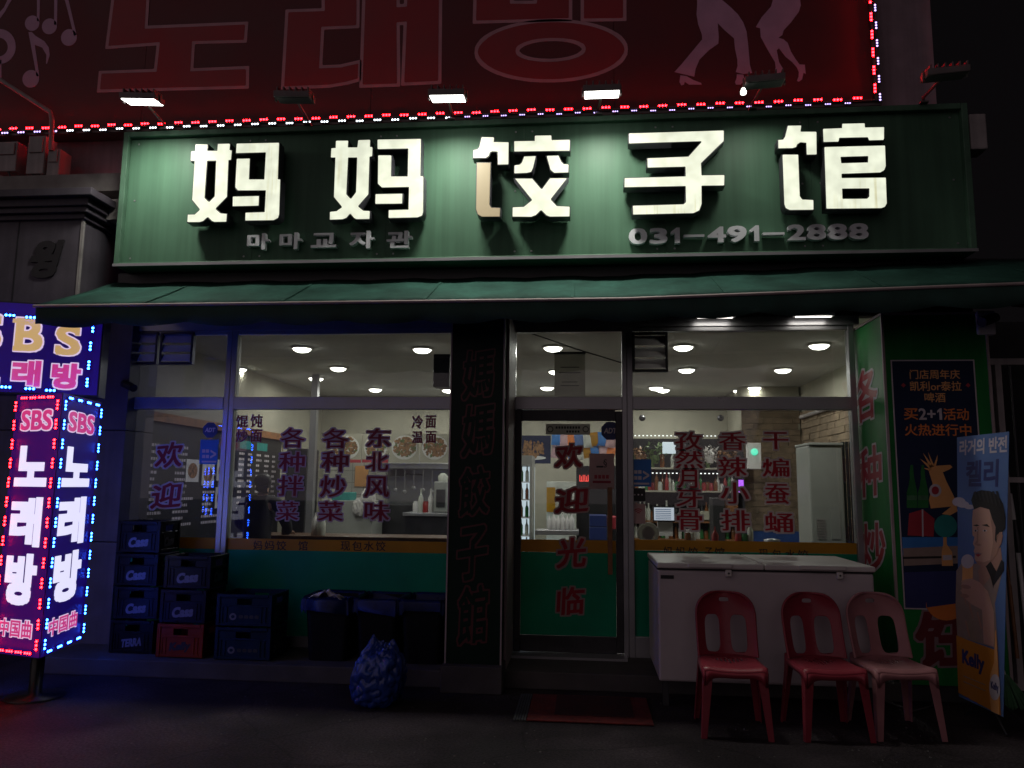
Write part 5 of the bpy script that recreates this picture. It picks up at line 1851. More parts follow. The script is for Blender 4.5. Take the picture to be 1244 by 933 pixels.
# ------------------------------------------------------------------ things inside the restaurant
def room_box(name, bx, Y, depth, m, label, cat, group=None, bevel=.008, zbase=None):
    x0, z0, x1, z1 = front(Y).box(*bx)
    if zbase is not None: z0 = zbase
    b = MB(); b.box(x0, x1, Y, Y+depth, z0, z1)
    o = b.build(name, m, None, bevel=bevel)
    tag(centre(o), label, cat, group)
    return o, (x0, z0, x1, z1)
FZ = STEP
# speaker
x0, z0, x1, z1 = front(.14).box(526, 430, 546.5, 470)
sp_ = empty('speaker', ((x0+x1)/2, .2, z0), 'black loudspeaker hanging inside the top of the wide left window', 'speaker')
MB().box(x0, x1, .14, .30, z0, z1).build('cabinet', 'black_plastic', sp_, bevel=.01)
MB().lathe(((x0+x1)/2, .139, z0+(z1-z0)*.36), [(.056, 0), (.056, .006), (.04, .002), (.015, -.004+.006)], 18, axis='Y').build('woofer', 'dark_metal', sp_)
MB().lathe(((x0+x1)/2, .139, z0+(z1-z0)*.78), [(.024, 0), (.024, .005), (.010, .002)], 14, axis='Y').build('tweeter', 'dark_metal', sp_)
# notice hanging in the pane over the door
x0, z0, x1, z1 = front(.16).box(673.5, 430, 711, 486)
nb2 = empty('hanging_notice', ((x0+x1)/2, .16, z0), 'grey paper notice hanging in the pane above the door', 'notice')
MB().box(x0, x1, .158, .162, z0, z1).build('sheet', 'film_paper', nb2)
MB().box(x0-.004, x1+.004, .150, .170, z1, z1+.018).build('hanger', 'dark_metal', nb2)
FN = front(.157)
for k, (a, w) in enumerate(((.30, .6), (.42, .7), (.62, .5), (.70, .6))):
    zz = z1-(z1-z0)*a
    shape(FN, [[(x0+(x1-x0)*(1-w)/2, zz), (x1-(x1-x0)*(1-w)/2, zz), (x1-(x1-x0)*(1-w)/2, zz+.008), (x0+(x1-x0)*(1-w)/2, zz+.008)]], 'printed_line', 'dark_metal', nb2, .0004, .0006)
b = MB()
pts = [P(624, 398, .08), P(660, 410, .08), P(700, 424, .08), P(756, 441, .08)]
b.tube(pts, .006, 6)
o = b.build('slack_cable', 'cable'); tag(centre(o), 'thin dark cable slanting across the pane above the door', 'cable')

# menu boards along the left interior wall
MY = 4.55
rr = random.Random(5)
ML = Plane((IX0+.03, 0, 0), (0, 1, 0), (0, 0, 1))
def wall_a(px_): return ML.px(px_, 560)[0]
zt_m, zb_m = 2.20, 1.02
hd_ = MB(); hd_.obox(ML, wall_a(150), wall_a(346), zt_m+.005, zt_m+.10, -.028, .05)
lh = hd_.build('wood_rail', 'wood', None); tag(centre(lh), 'long wooden rail above the menu boards on the left wall', 'rail')
for (pa, pb, lab, lay) in ((286, 341, 'black menu board with rows of white writing behind the person', 0), (166, 281, 'wide black wall board with small food pictures behind the narrow left window', 1)):
    a0, a1 = wall_a(pa), wall_a(pb)
    mbd = empty('menu_board', ML.at((a0+a1)/2, zb_m), lab, 'menu board')
    g = MB(); g.obox(ML, a0, a1, zb_m-.3, zt_m, -.028, 0); g.build('board', 'menu_black', mbd)
    lines = MB()
    ncol = 5 if lay == 0 else 3
    for c_i in range(ncol):
        ca = a0+.10+(a1-a0-.15)*c_i/ncol
        cw = (a1-a0)/ncol*.62
        for r_ in range(13):
            zz = zt_m-.26-r_*.072
            e_ = ca+cw*rr.uniform(.5, 1)
            k = ca
            while k < e_:
                g_ = rr.uniform(.02, .06)
                lines.obox(ML, k, min(e_, k+g_), zz, zz+.030, .0005, .002)
                k += g_+.014
    lines.build('menu_rows', 'white_print', mbd)['kind'] = 'stuff'
    if lay == 0:
        for c_i in (0, 2):
            ca = a0+.10+(a1-a0-.15)*c_i/5
            shape(ML, [rect_poly(ca, zt_m-.18, ca+.35, zt_m-.07)], 'heading', 'teal_plastic', mbd, .001, .001)
    else:
        for a_, z_ in ((a1-.25, 1.72), (a1-.62, 1.66), (a1-.25, 1.38), (a1-1.0, 1.7)):
            g = MB(); g.obox(ML, a_-.15, a_+.15, z_-.13, z_+.13, .003, .012)
            pn = g.build('picture', 'plate_white', mbd)
            shape(ML, [ellipse(a_, z_, .11, .09, 16)], 'food', 'food_mix', pn, .013, .002)
x0, z0, x1, z1 = front(MY-.03).box(333, 540, 344, 575)
b = MB(); b.box(x0, x1, MY-.03, MY-.024, z0, z1); o = b.build('wall_calendar', 'sticker_pink')
o.data.materials[0] = MATS['paper']; tag(centre(o), 'tall pale sheet with a yellow heading hanging right of the menu board', 'poster')
b = MB(); b.box(x0+.01, x1-.01, MY-.034, MY-.031, z1-.10, z1-.02); b.build('heading', 'film_yellow', o)
room_box('tall_cabinet', (346, 545, 371, 655), 4.0, .5, 'black_plastic', 'tall black cabinet between the menu board and the steel post', 'cabinet', zbase=FZ)
b = MB(); p = P(378, 560, 3.6)
b.box(p.x-.045, p.x+.045, 3.6, 3.69, FZ, 3.098); o = b.build('post', 'steel', None); tag(centre(o), 'steel post rising to the ceiling behind the left window', 'post')

# kitchen: photo strip, tiles, hood, fridge, counter
KY = 5.3
for k, (a, c) in enumerate(((400, 439), (440.5, 472), (473.5, 509), (510.5, 546))):
    x0, z0, x1, z1 = front(KY).box(a, 527, c, 562)
    f = empty('dish_photo', ((x0+x1)/2, KY, z0), ('first', 'second', 'third', 'fourth')[k]+' dish photo board from the left above the kitchen', 'photo board', 'dish photos above the kitchen')
    f['label'] = ('dish photo of sliced meat and greens left of the kitchen strip', 'dish photo with a reddish dish, second above the kitchen', 'dish photo with brown meat on a white plate above the hood', 'dish photo nearest the green column above the kitchen')[k]
    MB().box(x0, x1, KY, KY+.03, z0, z1).build('board', 'cream_paint', f)
    pl = front(KY-.001)
    shape(pl, [ellipse((x0+x1)/2, (z0+z1)/2+.01, (x1-x0)*.44, (z1-z0)*.42, 28)], 'plate', 'plate_white', f, .0005, .001)
    fm = MB()
    for j in range(150):
        a_, r_ = rr.uniform(0, 2*PI), math.sqrt(rr.random())
        cx, cz_ = (x0+x1)/2+math.cos(a_)*r_*(x1-x0)*.37, (z0+z1)/2+.02+math.sin(a_)*r_*(z1-z0)*.33
        s_ = rr.uniform(.016, .040)
        fm.prism(pl, ellipse(cx, cz_, s_, s_*.6, 6, rr.uniform(0, 3)), .0018, .0018+rr.uniform(.001, .004), 0 if rr.random() < .8 else 1)
    fm.build('food', ['food_mix', 'food_green'], f)
    shape(pl, [rect_poly(x0, z0, x1, z0+.05)], 'caption', ('red_print', 'red_print', 'cream_paint', 'cream_paint')[k], f, .002, .001)
TILE = bpy.data.materials.new('wall_tiles'); TILE.use_nodes = True
nt = TILE.node_tree
bk = nt.nodes.new('ShaderNodeTexBrick')
bk.offset = 0; bk.inputs['Scale'].default_value = 1; bk.inputs['Brick Width'].default_value = .2; bk.inputs['Row Height'].default_value = .2
bk.inputs['Mortar Size'].default_value = .006
bk.inputs['Color1'].default_value = (.55, .54, .50, 1); bk.inputs['Color2'].default_value = (.50, .50, .46, 1); bk.inputs['Mortar'].default_value = (.25, .24, .22, 1)
tc = nt.nodes.new('ShaderNodeTexCoord'); mp = nt.nodes.new('ShaderNodeMapping'); mp.inputs['Rotation'].default_value = (PI/2, 0, 0)
nt.links.new(tc.outputs['Object'], mp.inputs[0]); nt.links.new(mp.outputs[0], bk.inputs['Vector'])
nt.links.new(bk.outputs['Color'], nt.nodes['Principled BSDF'].inputs['Base Color'])
nt.nodes['Principled BSDF'].inputs['Roughness'].default_value = .3
MATS['wall_tiles'] = TILE
b = MB(); b.box(P(392, 600, BY).x, P(547, 600, BY).x+.5, BY-.03, BY-.002, FZ, 2.05); b.build('tile_panel', 'wall_tiles', bld)
# hood
x0, z0, x1, z1 = front(5.45).box(456, 563, 546, 566)
hd = empty('range_hood', ((x0+x1)/2, 5.7, z0-.3), 'grey steel extractor hood over the kitchen range', 'range hood')
MB().hexa([(x0, 5.45, z0-.04), (x1, 5.45, z0-.04), (x1, 6.15, z0-.04), (x0, 6.15, z0-.04), (x0, 5.45, z1), (x1, 5.45, z1), (x1, 6.15, z1+.2), (x0, 6.15, z1+.2)]).build('canopy', 'steel', hd)
MB().box(x0+.05, x1, 6.10, 6.16, z0-.78, z0-.045).build('splash_plate', 'steel', hd)
b = MB(); q = P(484, 572, 5.9); b.lathe(q, [(.14, -.09), (.12, .0), (.05, .05)], 16); b.tube([q+Vector((.1, 0, -.05)), q+Vector((.42, .05, -.06))], .014, 6)
o = b.build('wok', 'dark_metal'); tag(centre(o), 'black wok hanging under the extractor hood', 'wok')
o, bx_ = room_box('range', (458, 613, 500, 655), 5.35, .75, 'dark_metal', 'dark cooking range under the extractor hood', 'stove', zbase=FZ)
o, bx_ = room_box('steel_table', (489, 623, 548, 627), 4.75, .6, 'steel', 'steel kitchen table top beside the green column', 'table')
b = MB(); b.box(bx_[0]+.03, bx_[2], 4.80, 5.3, .18, bx_[1]-.002); b.build('under_shelf', 'black_plastic', o)
ztab = bx_[3]
o, bx_ = room_box('white_fridge', (396, 608, 452, 655), 4.55, .6, 'fridge_white', 'low white fridge in the kitchen under the teal box', 'fridge', zbase=FZ)
zf_ = bx_[3]
o, bx_ = room_box('storage_box', (403, 598, 425, 608), 4.6, .35, 'teal_plastic', 'teal plastic box on the white kitchen fridge', 'box')
for k, (cx, cy, r) in enumerate(((436, 616, .11), (447, 606, .13), (455, 622, .12))):
    bm = bmesh.new(); bmesh.ops.create_icosphere(bm, subdivisions=3, radius=1)
    from mathutils import noise as _n
    p = P(cx, cy, 4.5)
    for v in bm.verts:
        v.co *= 1-.45*abs(_n.noise(v.co*2.2+Vector((k*3, 0, 0))))
        v.co = Vector((v.co.x*r, v.co.y*r*.5, v.co.z*r*1.3))+p
    me = bpy.data.meshes.new('plastic_bag'); bm.to_mesh(me); bm.free()
    o = link('plastic_bag', me, None, 'paper')
    tag(centre(o), ('crumpled white plastic bag left of the other two by the kitchen fridge', 'tallest crumpled white plastic bag by the kitchen fridge', 'crumpled white plastic bag closest to the cooking range')[k], 'bag', 'plastic bags in the kitchen')
x0, z0, x1, z1 = front(BY-.06).box(431, 566, 447, 591)
b = MB(); b.box(x0, x1, BY-.05, BY-.035, z0, z1); o = b.build('wall_picture', 'wood'); o.data.materials[0] = MATS['gold_print']
tag(centre(o), 'small gold coloured picture on the kitchen tiles', 'picture')
cm = empty('drinks_machine', P(535, 624, 4.9), 'pale drinks machine standing on the steel kitchen table', 'machine')
x0, z0, x1, z1 = front(4.85).box(527, 585, 544, 623)
MB().box(x0, x1, 4.85, 5.15, ztab, z1).build('body', 'fridge_white', cm, bevel=.02)
MB().box(x0+.04, x1-.04, 4.835, 4.849, ztab+.08, z1-.12).build('front_panel', 'dark_metal', cm)
MB().lathe(((x0+x1)/2, 5.0, z1), [(.07, 0), (.08, .08), (.03, .13)], 14).build('hopper', 'bottle_clear', cm)
# small bottles and jars: one of each kind, then copies
def bottle_mesh(kind):
    prof = {'bottle': [(.030, 0), (.033, .02), (.033, .17), (.013, .22), (.012, .285), (.014, .29)],
            'jar': [(.036, 0), (.038, .01), (.038, .10), (.030, .115), (.030, .135)],
            'sauce': [(.028, 0), (.030, .01), (.030, .12), (.010, .15), (.004, .19)]}[kind]
    return MB().lathe((0, 0, 0), prof, 10).mesh('bottle_'+kind)
_bm = {}
def bottle(kind, m, loc, label, group, cat='bottle', name='bottle', s=1.0):
    if (kind, m) not in _bm:
        me = bottle_mesh(kind); me.materials.append(MATS[m]); _bm[kind, m] = me
    o = bpy.data.objects.new(name, _bm[kind, m])
    COL.objects.link(o)
    o.location = loc
    o.scale = (s, s, s)
    tag(o, label, cat, group)
    return o
for k, (cx, kind, m) in enumerate(((505, 'jar', 'white_plastic'), (511, 'bottle', 'bottle_clear'), (517, 'jar', 'bottle_red'), (523, 'bottle', 'white_plastic'))):
    p = P(cx, 623, 4.95)
    bottle(kind, m, (p.x, 4.95, ztab), ('white jar leftmost on the steel kitchen table', 'clear bottle on the steel kitchen table', 'reddish jar on the steel kitchen table', 'white bottle beside the drinks machine')[k], 'jars on the kitchen table', 'jar' if kind == 'jar' else 'bottle', kind, s=1.25)

# serving counter behind the left window
x0, x1 = P(395, 650, 1.5).x, P(545, 650, 1.5).x
ct = empty('serving_counter', ((x0+x1)/2, 1.7, FZ), 'dark wooden serving counter just inside the left window', 'counter')
MB().box(x0-1.0, x1+.2, 1.45, 2.0, P(450, 652, 1.5).z-.04, P(450, 652, 1.5).z).build('top', 'counter_wood', ct, bevel=.006)
MB().box(x0-.95, x1+.15, 1.5, 1.95, FZ, P(450, 652, 1.5).z-.041).build('front', 'black_wall', ct)
zct = P(450, 652, 1.5).z
for cx, kind, m, lb in ((382, 'sauce', 'white_plastic', 'white squeeze bottle on the serving counter'), (390, 'jar', 'bottle_clear', 'clear jar right of the squeeze bottle on the counter'), (347, 'jar', 'dark_metal', 'dark jar on the counter near the person')):
    p = P(cx, 652, 1.6); bottle(kind, m, (p.x, 1.6, zct), lb, 'condiments on the serving counter', 'bottle' if kind == 'sauce' else 'jar', kind, 1.3)

# person with the back to the window
def person(px_, py_head, Y):
    top = P(px_, py_head, Y)
    H = top.z-FZ
    root = empty('person', (top.x, Y, FZ), 'person with dark hair in a black jacket seen from behind at the counter', 'person')
    k = H/1.68
    def V(x, y, z): return Vector((top.x+x*k, Y+y*k, FZ+z*k))
    def skin(name, pts, edges, rad, m, sub=2, parent=root):
        me = bpy.data.meshes.new(name)
        me.from_pydata([V(*p) for p in pts], edges, [])
        o = link(name, me, parent, m)
        md = o.modifiers.new('skin', 'SKIN')
        for i, r in enumerate(rad):
            sv = me.skin_vertices[0].data[i]
            sv.radius = (r[0]*k, r[1]*k) if isinstance(r, tuple) else (r*k, r*k)
            sv.use_root = i == 0
        md.use_smooth_shade = True
        s_ = o.modifiers.new('sub', 'SUBSURF'); s_.levels = s_.render_levels = sub
        return o
    # y+ is away from the camera: the person faces +y, leaning forward
    pts = [(0, 0, .92), (0, .02, 1.12), (0, .07, 1.32), (0, .11, 1.43), (0, .14, 1.49), (0, .16, 1.57), (0, .17, 1.65),
           (-.19, .09, 1.37), (-.26, .14, 1.12), (-.20, .38, 1.02), (.19, .09, 1.37), (.27, .16, 1.13), (.22, .40, 1.03),
           (-.09, 0, .86), (-.11, .02, .48), (-.11, -.03, .08), (-.11, .12, .04), (.09, 0, .86), (.11, .02, .48), (.11, -.03, .08), (.11, .12, .04),
           (-.18, .47, 1.02), (.20, .49, 1.03), (0, .235, 1.555)]
    edges = [(0, 1), (1, 2), (2, 3), (3, 4), (4, 5), (5, 6), (2, 7), (7, 8), (8, 9), (2, 10), (10, 11), (11, 12), (0, 13), (13, 14), (14, 15), (15, 16), (0, 17), (17, 18), (18, 19), (19, 20), (9, 21), (12, 22), (5, 23)]
    rad = [(.14, .11), (.12, .10), (.14, .11), (.06, .06), (.055, .055), (.082, .095), (.055, .065), .055, .045, .032, .055, .045, .032, .085, .06, .042, .035, .085, .06, .042, .035, (.036, .020), (.036, .020), .014]
    for s_, hv, hx in ((-1, 21, -.18), (1, 22, .20)):
        for f, (dx, L) in enumerate(((-.026, .060), (-.009, .075), (.009, .070), (.026, .055))):
            i = len(pts)
            pts += [(hx+dx, .535, 1.02), (hx+dx*1.15, .535+L*.5, 1.005), (hx+dx*1.15, .535+L, .985)]
            edges += [(hv, i), (i, i+1), (i+1, i+2)]
            rad += [.009, .0085, .007]
        i = len(pts)
        pts += [(hx-s_*.045, .50, 1.015), (hx-s_*.060, .545, 1.0)]
        edges += [(hv, i), (i, i+1)]
        rad += [.010, .008]
    body = skin('body', pts, edges, rad, 'skin', 2)
    jp = [(0, 0, .84), (0, .0, 1.0), (0, .05, 1.25), (0, .09, 1.39), (0, .115, 1.455), (-.20, .09, 1.365), (-.275, .14, 1.12), (-.205, .37, 1.02), (.20, .09, 1.365), (.285, .16, 1.13), (.225, .39, 1.03)]
    skin('jacket', jp, [(0, 1), (1, 2), (2, 3), (3, 4), (3, 5), (5, 6), (6, 7), (3, 8), (8, 9), (9, 10)],
         [(.185, .15), (.175, .14), (.185, .14), (.12, .10), (.075, .075), .085, .068, .050, .085, .068, .050], 'cloth_black', 2)
    tp = [(0, 0, .90), (-.09, 0, .82), (-.11, .02, .48), (-.11, -.03, .09), (.09, 0, .82), (.11, .02, .48), (.11, -.03, .09)]
    skin('trousers', tp, [(0, 1), (1, 2), (2, 3), (0, 4), (4, 5), (5, 6)], [(.16, .13), .105, .078, .065, .105, .078, .065], 'cloth_black', 2)
    hp_ = [(0, .14, 1.60), (0, .155, 1.66), (0, .09, 1.56), (0, .10, 1.47), (-.07, .14, 1.55), (.07, .14, 1.55), (0, .22, 1.655)]
    skin('hair', hp_, [(0, 1), (0, 2), (2, 3), (0, 4), (0, 5), (1, 6)], [(.110, .115), (.08, .085), (.095, .075), (.085, .06), (.060, .075), (.045, .06), (.05, .03)], 'hair', 2)
    for sx in (-1, 1):
        b = MB(); c = V(sx*.030, .255, 1.585); b.lathe(c, [(.004, -.008), (.011, 0), (.004, .008)], 8); b.build('eye', 'plate_white', body)
person(315, 577, .85)

# behind the door: lit drinks fridge, hanging snack bags, photos, machines
FY_ = 3.4
x0, z0, x1, z1 = front(FY_).box(624, 566, 646, 655)
df = empty('drinks_fridge', ((x0+x1)/2, FY_+.3, FZ), 'lit drinks fridge with rows of bottles seen through the door', 'fridge')
MB().box(x0-.5, x1, FY_+.55, FY_+.6, FZ, z1).build('back', 'fridge_and_reflection_glow', df)
b = MB(); b.box(x1-.03, x1, FY_, FY_+.549, FZ, z1); b.box(x0-.5, x0-.47, FY_, FY_+.549, FZ, z1); b.box(x0-.5, x1, FY_, FY_+.60, z1+.001, z1+.14); b.build('cabinet', 'fridge_white', df)
for k in range(6):
    z = .45+k*.235
    MB().box(x0-.469, x1-.031, FY_+.02, FY_+.53, z-.012, z).build('shelf', 'white_plastic', df)
    for j in range(3):
        bottle('bottle', ('bottle_green', 'bottle_brown', 'bottle_clear')[(k+j) % 3], (x1-.075-j*.075, FY_+.14, z), ('left', 'middle', 'right')[2-j]+' bottle on the '+('lowest', 'second lowest', 'third', 'fourth', 'fifth', 'top')[k]+' shelf of the lit drinks fridge', 'bottles in the drinks fridge', s=.72)
x0, z0, x1, z1 = front(4.6).box(629, 529, 669, 563)
f = empty('dish_photo', ((x0+x1)/2, 4.6, z0), 'large photo of golden fried food hanging above the drinks fridge', 'photo board')
MB().box(x0, x1, 4.6, 4.63, z0, z1).build('board', 'poster_navy', f)
pl = front(4.599)
fm = MB()
for j in range(70):
    cx, cz_ = rr.uniform(x0+.04, x1-.12), z0+(z1-z0)*rr.uniform(.22, .75); s_ = rr.uniform(.02, .05)
    fm.prism(pl, ellipse(cx, cz_, s_*.5, s_, 7, rr.uniform(-.5, .5)), .001, .002+rr.uniform(0, .008))
fm.build('food', 'food_mix', f); shape(pl, [ellipse((x0+x1)/2-.03, z0+(z1-z0)*.2, (x1-x0)*.42, .03, 24)], 'plate', 'plate_white', f, .0005, .001)
cols = ['sticker_blue', 'film_yellow', 'bottle_clear', 'banner_blue', 'orange_print', 'sticker_pink']
bagmesh = {}
BN = {'sticker_blue': 'blue', 'film_yellow': 'yellow', 'bottle_clear': 'grey', 'banner_blue': 'dull blue', 'orange_print': 'orange', 'sticker_pink': 'pale pink'}
for j in range(16):
    cx = 675+(j % 8)*9.6+rr.uniform(-1.5, 1.5)
    cy = 534+(j//8)*15+rr.uniform(-2, 2)
    m = cols[(j*5+j//8) % 6]
    if m not in bagmesh:
        b = MB(); n = 8; vs = []; fs = []
        for a in range(n+1):
            for c in range(n+1):
                u, v = a/n*2-1, c/n*2-1
                vs.append((u*.075, -.035*(1-u**4)*(1-v**4), v*.10))
        for a in range(n):
            for c in range(n): fs.append((a*(n+1)+c, (a+1)*(n+1)+c, (a+1)*(n+1)+c+1, a*(n+1)+c+1))
        b.add(vs, fs, 0, True); b.add([(x, -y, z) for x, y, z in vs], fs, 0, True)
        me = b.mesh('snack_bag'); me.materials.append(MATS[m]); bagmesh[m] = me
    o = bpy.data.objects.new('snack_bag', bagmesh[m]); COL.objects.link(o)
    o.location = P(cx, cy, 4.55+.07*(j//8)); o.rotation_euler = (0, rr.uniform(-.3, .3), rr.uniform(-.3, .3))
    tag(o, BN[m]+' snack bag in the '+('upper', 'lower')[j//8]+' row behind the door, '+('first', 'second', 'third', 'fourth', 'fifth', 'sixth', 'seventh', 'eighth')[j % 8]+' from the left', 'snack bag', 'snack bags behind the door')
o, _ = room_box('wall_cabinet', (700, 566, 757, 640), 5.2, .5, 'black_plastic', 'dark cabinet with red digits behind the door', 'cabinet', zbase=FZ)
FDg = front(5.198)
for a in ((704, 577, 709, 585), (710, 577, 715, 585)):
    x0, z0, x1, z1 = FDg.box(*a)
    xm = (x0+x1)/2
    shape(FDg, [[(x0, z0), (x1, z0), (x1, z1), (x1-.012, z1), (x1-.012, z0+.014), (xm+.006, z0+.014), (xm+.006, z1-.02), (xm-.006, z1-.02), (xm-.006, z0+.014), (x0+.012, z0+.014), (x0+.012, z1), (x0, z1)]], 'digit', 'led_digit', o, .0, .002)
o, b_ = room_box('counter_fridge', (664, 585, 700, 650), 4.4, .55, 'bottle_clear', 'grey glass fronted fridge on the counter behind the door', 'fridge', zbase=FZ)
o, _ = room_box('steel_shelf', (650, 644, 703, 650), 3.3, .4, 'steel', 'steel shelf board behind the lower part of the door', 'shelf')
for k in range(6):
    p = P(667+k*5.5, 644, 3.45); bottle('sauce', 'white_plastic', (p.x, 3.45, _[3]), ('first', 'second', 'third', 'fourth', 'fifth', 'sixth')[k]+' slim pale bottle from the left on the steel shelf', 'slim bottles on the steel shelf', s=1.0+.15*(k % 2))
x0, z0, x1, z1 = front(4.35).box(664, 592, 674.5, 622)
b = MB(); b.box(x0, x1, 4.36, 4.37, z0, z1); o = b.build('yellow_flyer', 'film_yellow'); tag(centre(o), 'yellow flyer stuck on the grey counter fridge', 'flyer')
for k, bx in enumerate(((716, 626, 737, 640), (716, 640.5, 737, 656))):
    o, _b = room_box('carton', bx, 3.2, .4, 'sticker_navy', ('upper', 'lower')[k]+' of two dark blue cartons stacked behind the door handle', 'carton', 'cartons behind the door')
o, _ = room_box('carton', (738.5, 628, 756, 643), 3.25, .4, 'red_print', 'red carton right of the dark blue cartons', 'carton')

# back bar: shelves with bottles and a dotted light string
SY2 = 4.7
xa, xb = P(765, 600, SY2).x, P(905, 600, SY2).x
bs = empty('back_bar_shelf', ((xa+xb)/2, SY2+.2, FZ), 'dark shelf unit full of bottles behind the right window', 'shelf unit')
MB().box(xa, xb, SY2+.38, SY2+.42, FZ, P(830, 531, SY2).z).build('back', 'black_wall', bs)
lev = []
for yy in (568, 596, 633, 655):
    z = P(830, yy, SY2).z; lev.append(z)
    MB().box(xa+.03, xb-.03, SY2, SY2+.379, z-.025, z).build('shelf', 'cream_paint' if yy < 600 else 'wood', bs)
b = MB()
for x in (xa, xb-.03, (xa+xb)/2):
    b.box(x, x+.03, SY2+.01, SY2+.379, FZ, P(830, 531, SY2).z)
b.build('upright', 'black_wall', bs)
ORD = 'first second third fourth fifth sixth seventh eighth ninth tenth eleventh twelfth thirteenth fourteenth fifteenth sixteenth seventeenth eighteenth nineteenth twentieth twenty-first twenty-second twenty-third twenty-fourth twenty-fifth twenty-sixth twenty-seventh twenty-eighth twenty-ninth thirtieth'.split()
MN = {'bottle_green': 'green', 'bottle_clear': 'clear', 'bottle_brown': 'brown', 'bottle_red': 'red', 'black_plastic': 'black', 'food_green': 'mottled green'}
for row, n_, ms in ((1, 30, ('bottle_green', 'bottle_clear', 'bottle_brown', 'bottle_red')), (2, 24, ('bottle_brown', 'bottle_clear', 'black_plastic')), (3, 24, ('bottle_green', 'bottle_clear', 'bottle_brown')), (0, 12, ('bottle_clear', 'food_green', 'bottle_brown'))):
    for j in range(n_):
        x = xa+.10+(xb-xa-.2)*(j+rr.uniform(-.2, .2))/(n_-1)
        kind = rr.choice(('bottle', 'bottle', 'jar', 'sauce'))
        mm = rr.choice(ms)
        bottle(kind, mm, (x, SY2+.10+rr.uniform(0, .08), lev[row]), MN[mm]+' '+{'bottle': 'bottle', 'jar': 'jar', 'sauce': 'squeeze bottle'}[kind]+', %s from the left on the %s back bar shelf' % (ORD[j], ('top', 'second', 'third', 'lowest')[row]),
               {'bottle': 'bottles', 'jar': 'jars', 'sauce': 'squeeze bottles'}[kind]+' on the back bar shelves', kind if kind != 'sauce' else 'bottle', kind, s=rr.uniform(.8, 1.05))
for yy, xs_ in ((529.5, (766, 903)), (575, (792, 875))):
    z = P(830, yy, SY2-.02).z
    ls = MB(); x = P(xs_[0], yy, SY2-.02).x; xe = P(xs_[1], yy, SY2-.02).x
    while x < xe:
        ls.box(x, x+.022, SY2-.03, SY2-.02, z-.007, z+.007, 0); x += .058
    o = ls.build('light_string', 'spark_white'); tag(centre(o), ('dotted white light string along the top of the back bar' if yy < 540 else 'dotted white light string along the second shelf of the back bar'), 'light string')
# foliage arrangement and a glowing stand-in for a reflection on the top shelf
def bushy(cx, cy, Y, r, m, label):
    b = MB(); c = P(cx, cy, Y)
    for k in range(90):
        d = Vector((rr.gauss(0, 1), rr.gauss(0, .6), rr.gauss(0, .8))).normalized()*r*rr.uniform(.3, 1)
        t = Vector((rr.uniform(-1, 1), rr.uniform(-1, 1), rr.uniform(-1, 1)))*.045
        s_ = t.cross(d).normalized()*.016
        p = c+d
        b.add([p-t, p+s_, p+t, p-s_], [(0, 1, 2, 3)])
    b.lathe(c+Vector((0, 0, -r*.95)), [(.05, 0), (.07, .08), (.06, .12)], 10)
    o = b.build('potted_plant', m); tag(centre(o), label, 'plant')
bushy(795, 549, SY2+.12, .18, 'food_green', 'leafy plant at the left of the top back bar shelf')
bushy(862, 552, SY2+.12, .14, 'paper', 'pale dried flower bunch in the middle of the top back bar shelf')
bushy(884, 550, SY2+.12, .15, 'food_mix', 'brown dried plant at the right of the top back bar shelf')
o, _ = room_box('reflection_glow_box', (805, 537, 821, 551), SY2+.05, .05, 'fridge_and_reflection_glow', 'glowing white box standing in for a bright reflection on the top back bar shelf', 'picture frame')  # glowing box added in place of a bright reflection
# till screen, round fan shade, papers near the window
x0, z0, x1, z1 = front(2.2).box(793, 615, 820.5, 634)
pc = empty('till_screen', ((x0+x1)/2, 2.2, z0-.12), 'till with a small lit white screen behind the right window', 'till')
MB().box(x0, x1, 2.2, 2.23, z0, z1).build('bezel', 'black_plastic', pc)
MB().box(x0+.015, x1-.015, 2.196, 2.199, z0+.018, z1-.015).build('screen', 'screen', pc)
b = MB()
for k in range(6):
    zz = z0+.03+k*(z1-z0-.05)/6
    b.box(x0+.03, x1-.05, 2.1945, 2.1958, zz, zz+.008)
b.build('screen_rows', 'banner_blue', pc)
MB().box((x0+x1)/2-.07, (x0+x1)/2+.10, 2.24, 2.30, z0-.16, z0+.04).build('stand', 'white_plastic', pc)
x0, z0, x1, z1 = front(.45).box(774, 634, 801, 664)
fo = empty('round_display', ((x0+x1)/2, .46, z0), 'pale round display disc standing on the counter edge by the wifi sticker', 'display')
c_ = ((x0+x1)/2, .46, (z0+z1)/2+.01)
MB().lathe(c_, [(.098, 0), (.100, .010), (.086, .016), (.080, .012)], 28, axis='Y').build('ring', 'film_paper', fo)
shape(front(.444), [ellipse(c_[0], c_[2], .060, .066, 7)], 'inner_plate', 'film_white', fo, 0, .003)
MB().box(c_[0]-.08, c_[0]+.08, .42, .52, z0-.02, z0+.018).build('foot', 'white_plastic', fo)
zc2 = P(880, 664, 1.2).z
ctb = empty('bar_counter', (1.35, 1.3, FZ), 'dark bar counter just inside the right window', 'counter')
MB().box(.45, 2.75, .30, 1.5, zc2-.045, zc2).build('top', 'counter_wood', ctb, bevel=.006)
MB().box(.55, 2.7, .45, 1.45, FZ, zc2-.046).build('front', 'black_wall', ctb)
b = MB(); a = P(850, 659, 1.1); b.box(a.x-.08, a.x+.13, 1.0, 1.2, zc2+.002, zc2+.03); b.box(a.x+.17, a.x+.30, 1.0, 1.15, zc2+.002, zc2+.012)
o = b.build('paper_stack', 'paper'); tag(centre(o), 'white papers lying on the bar counter', 'papers')
p = P(869, 660, .95); bottle('sauce', 'bottle_red', (p.x, .95, zc2), 'red squeeze bottle beside the papers on the bar counter', None, s=1.1)
p = P(938, 664, 1.0)
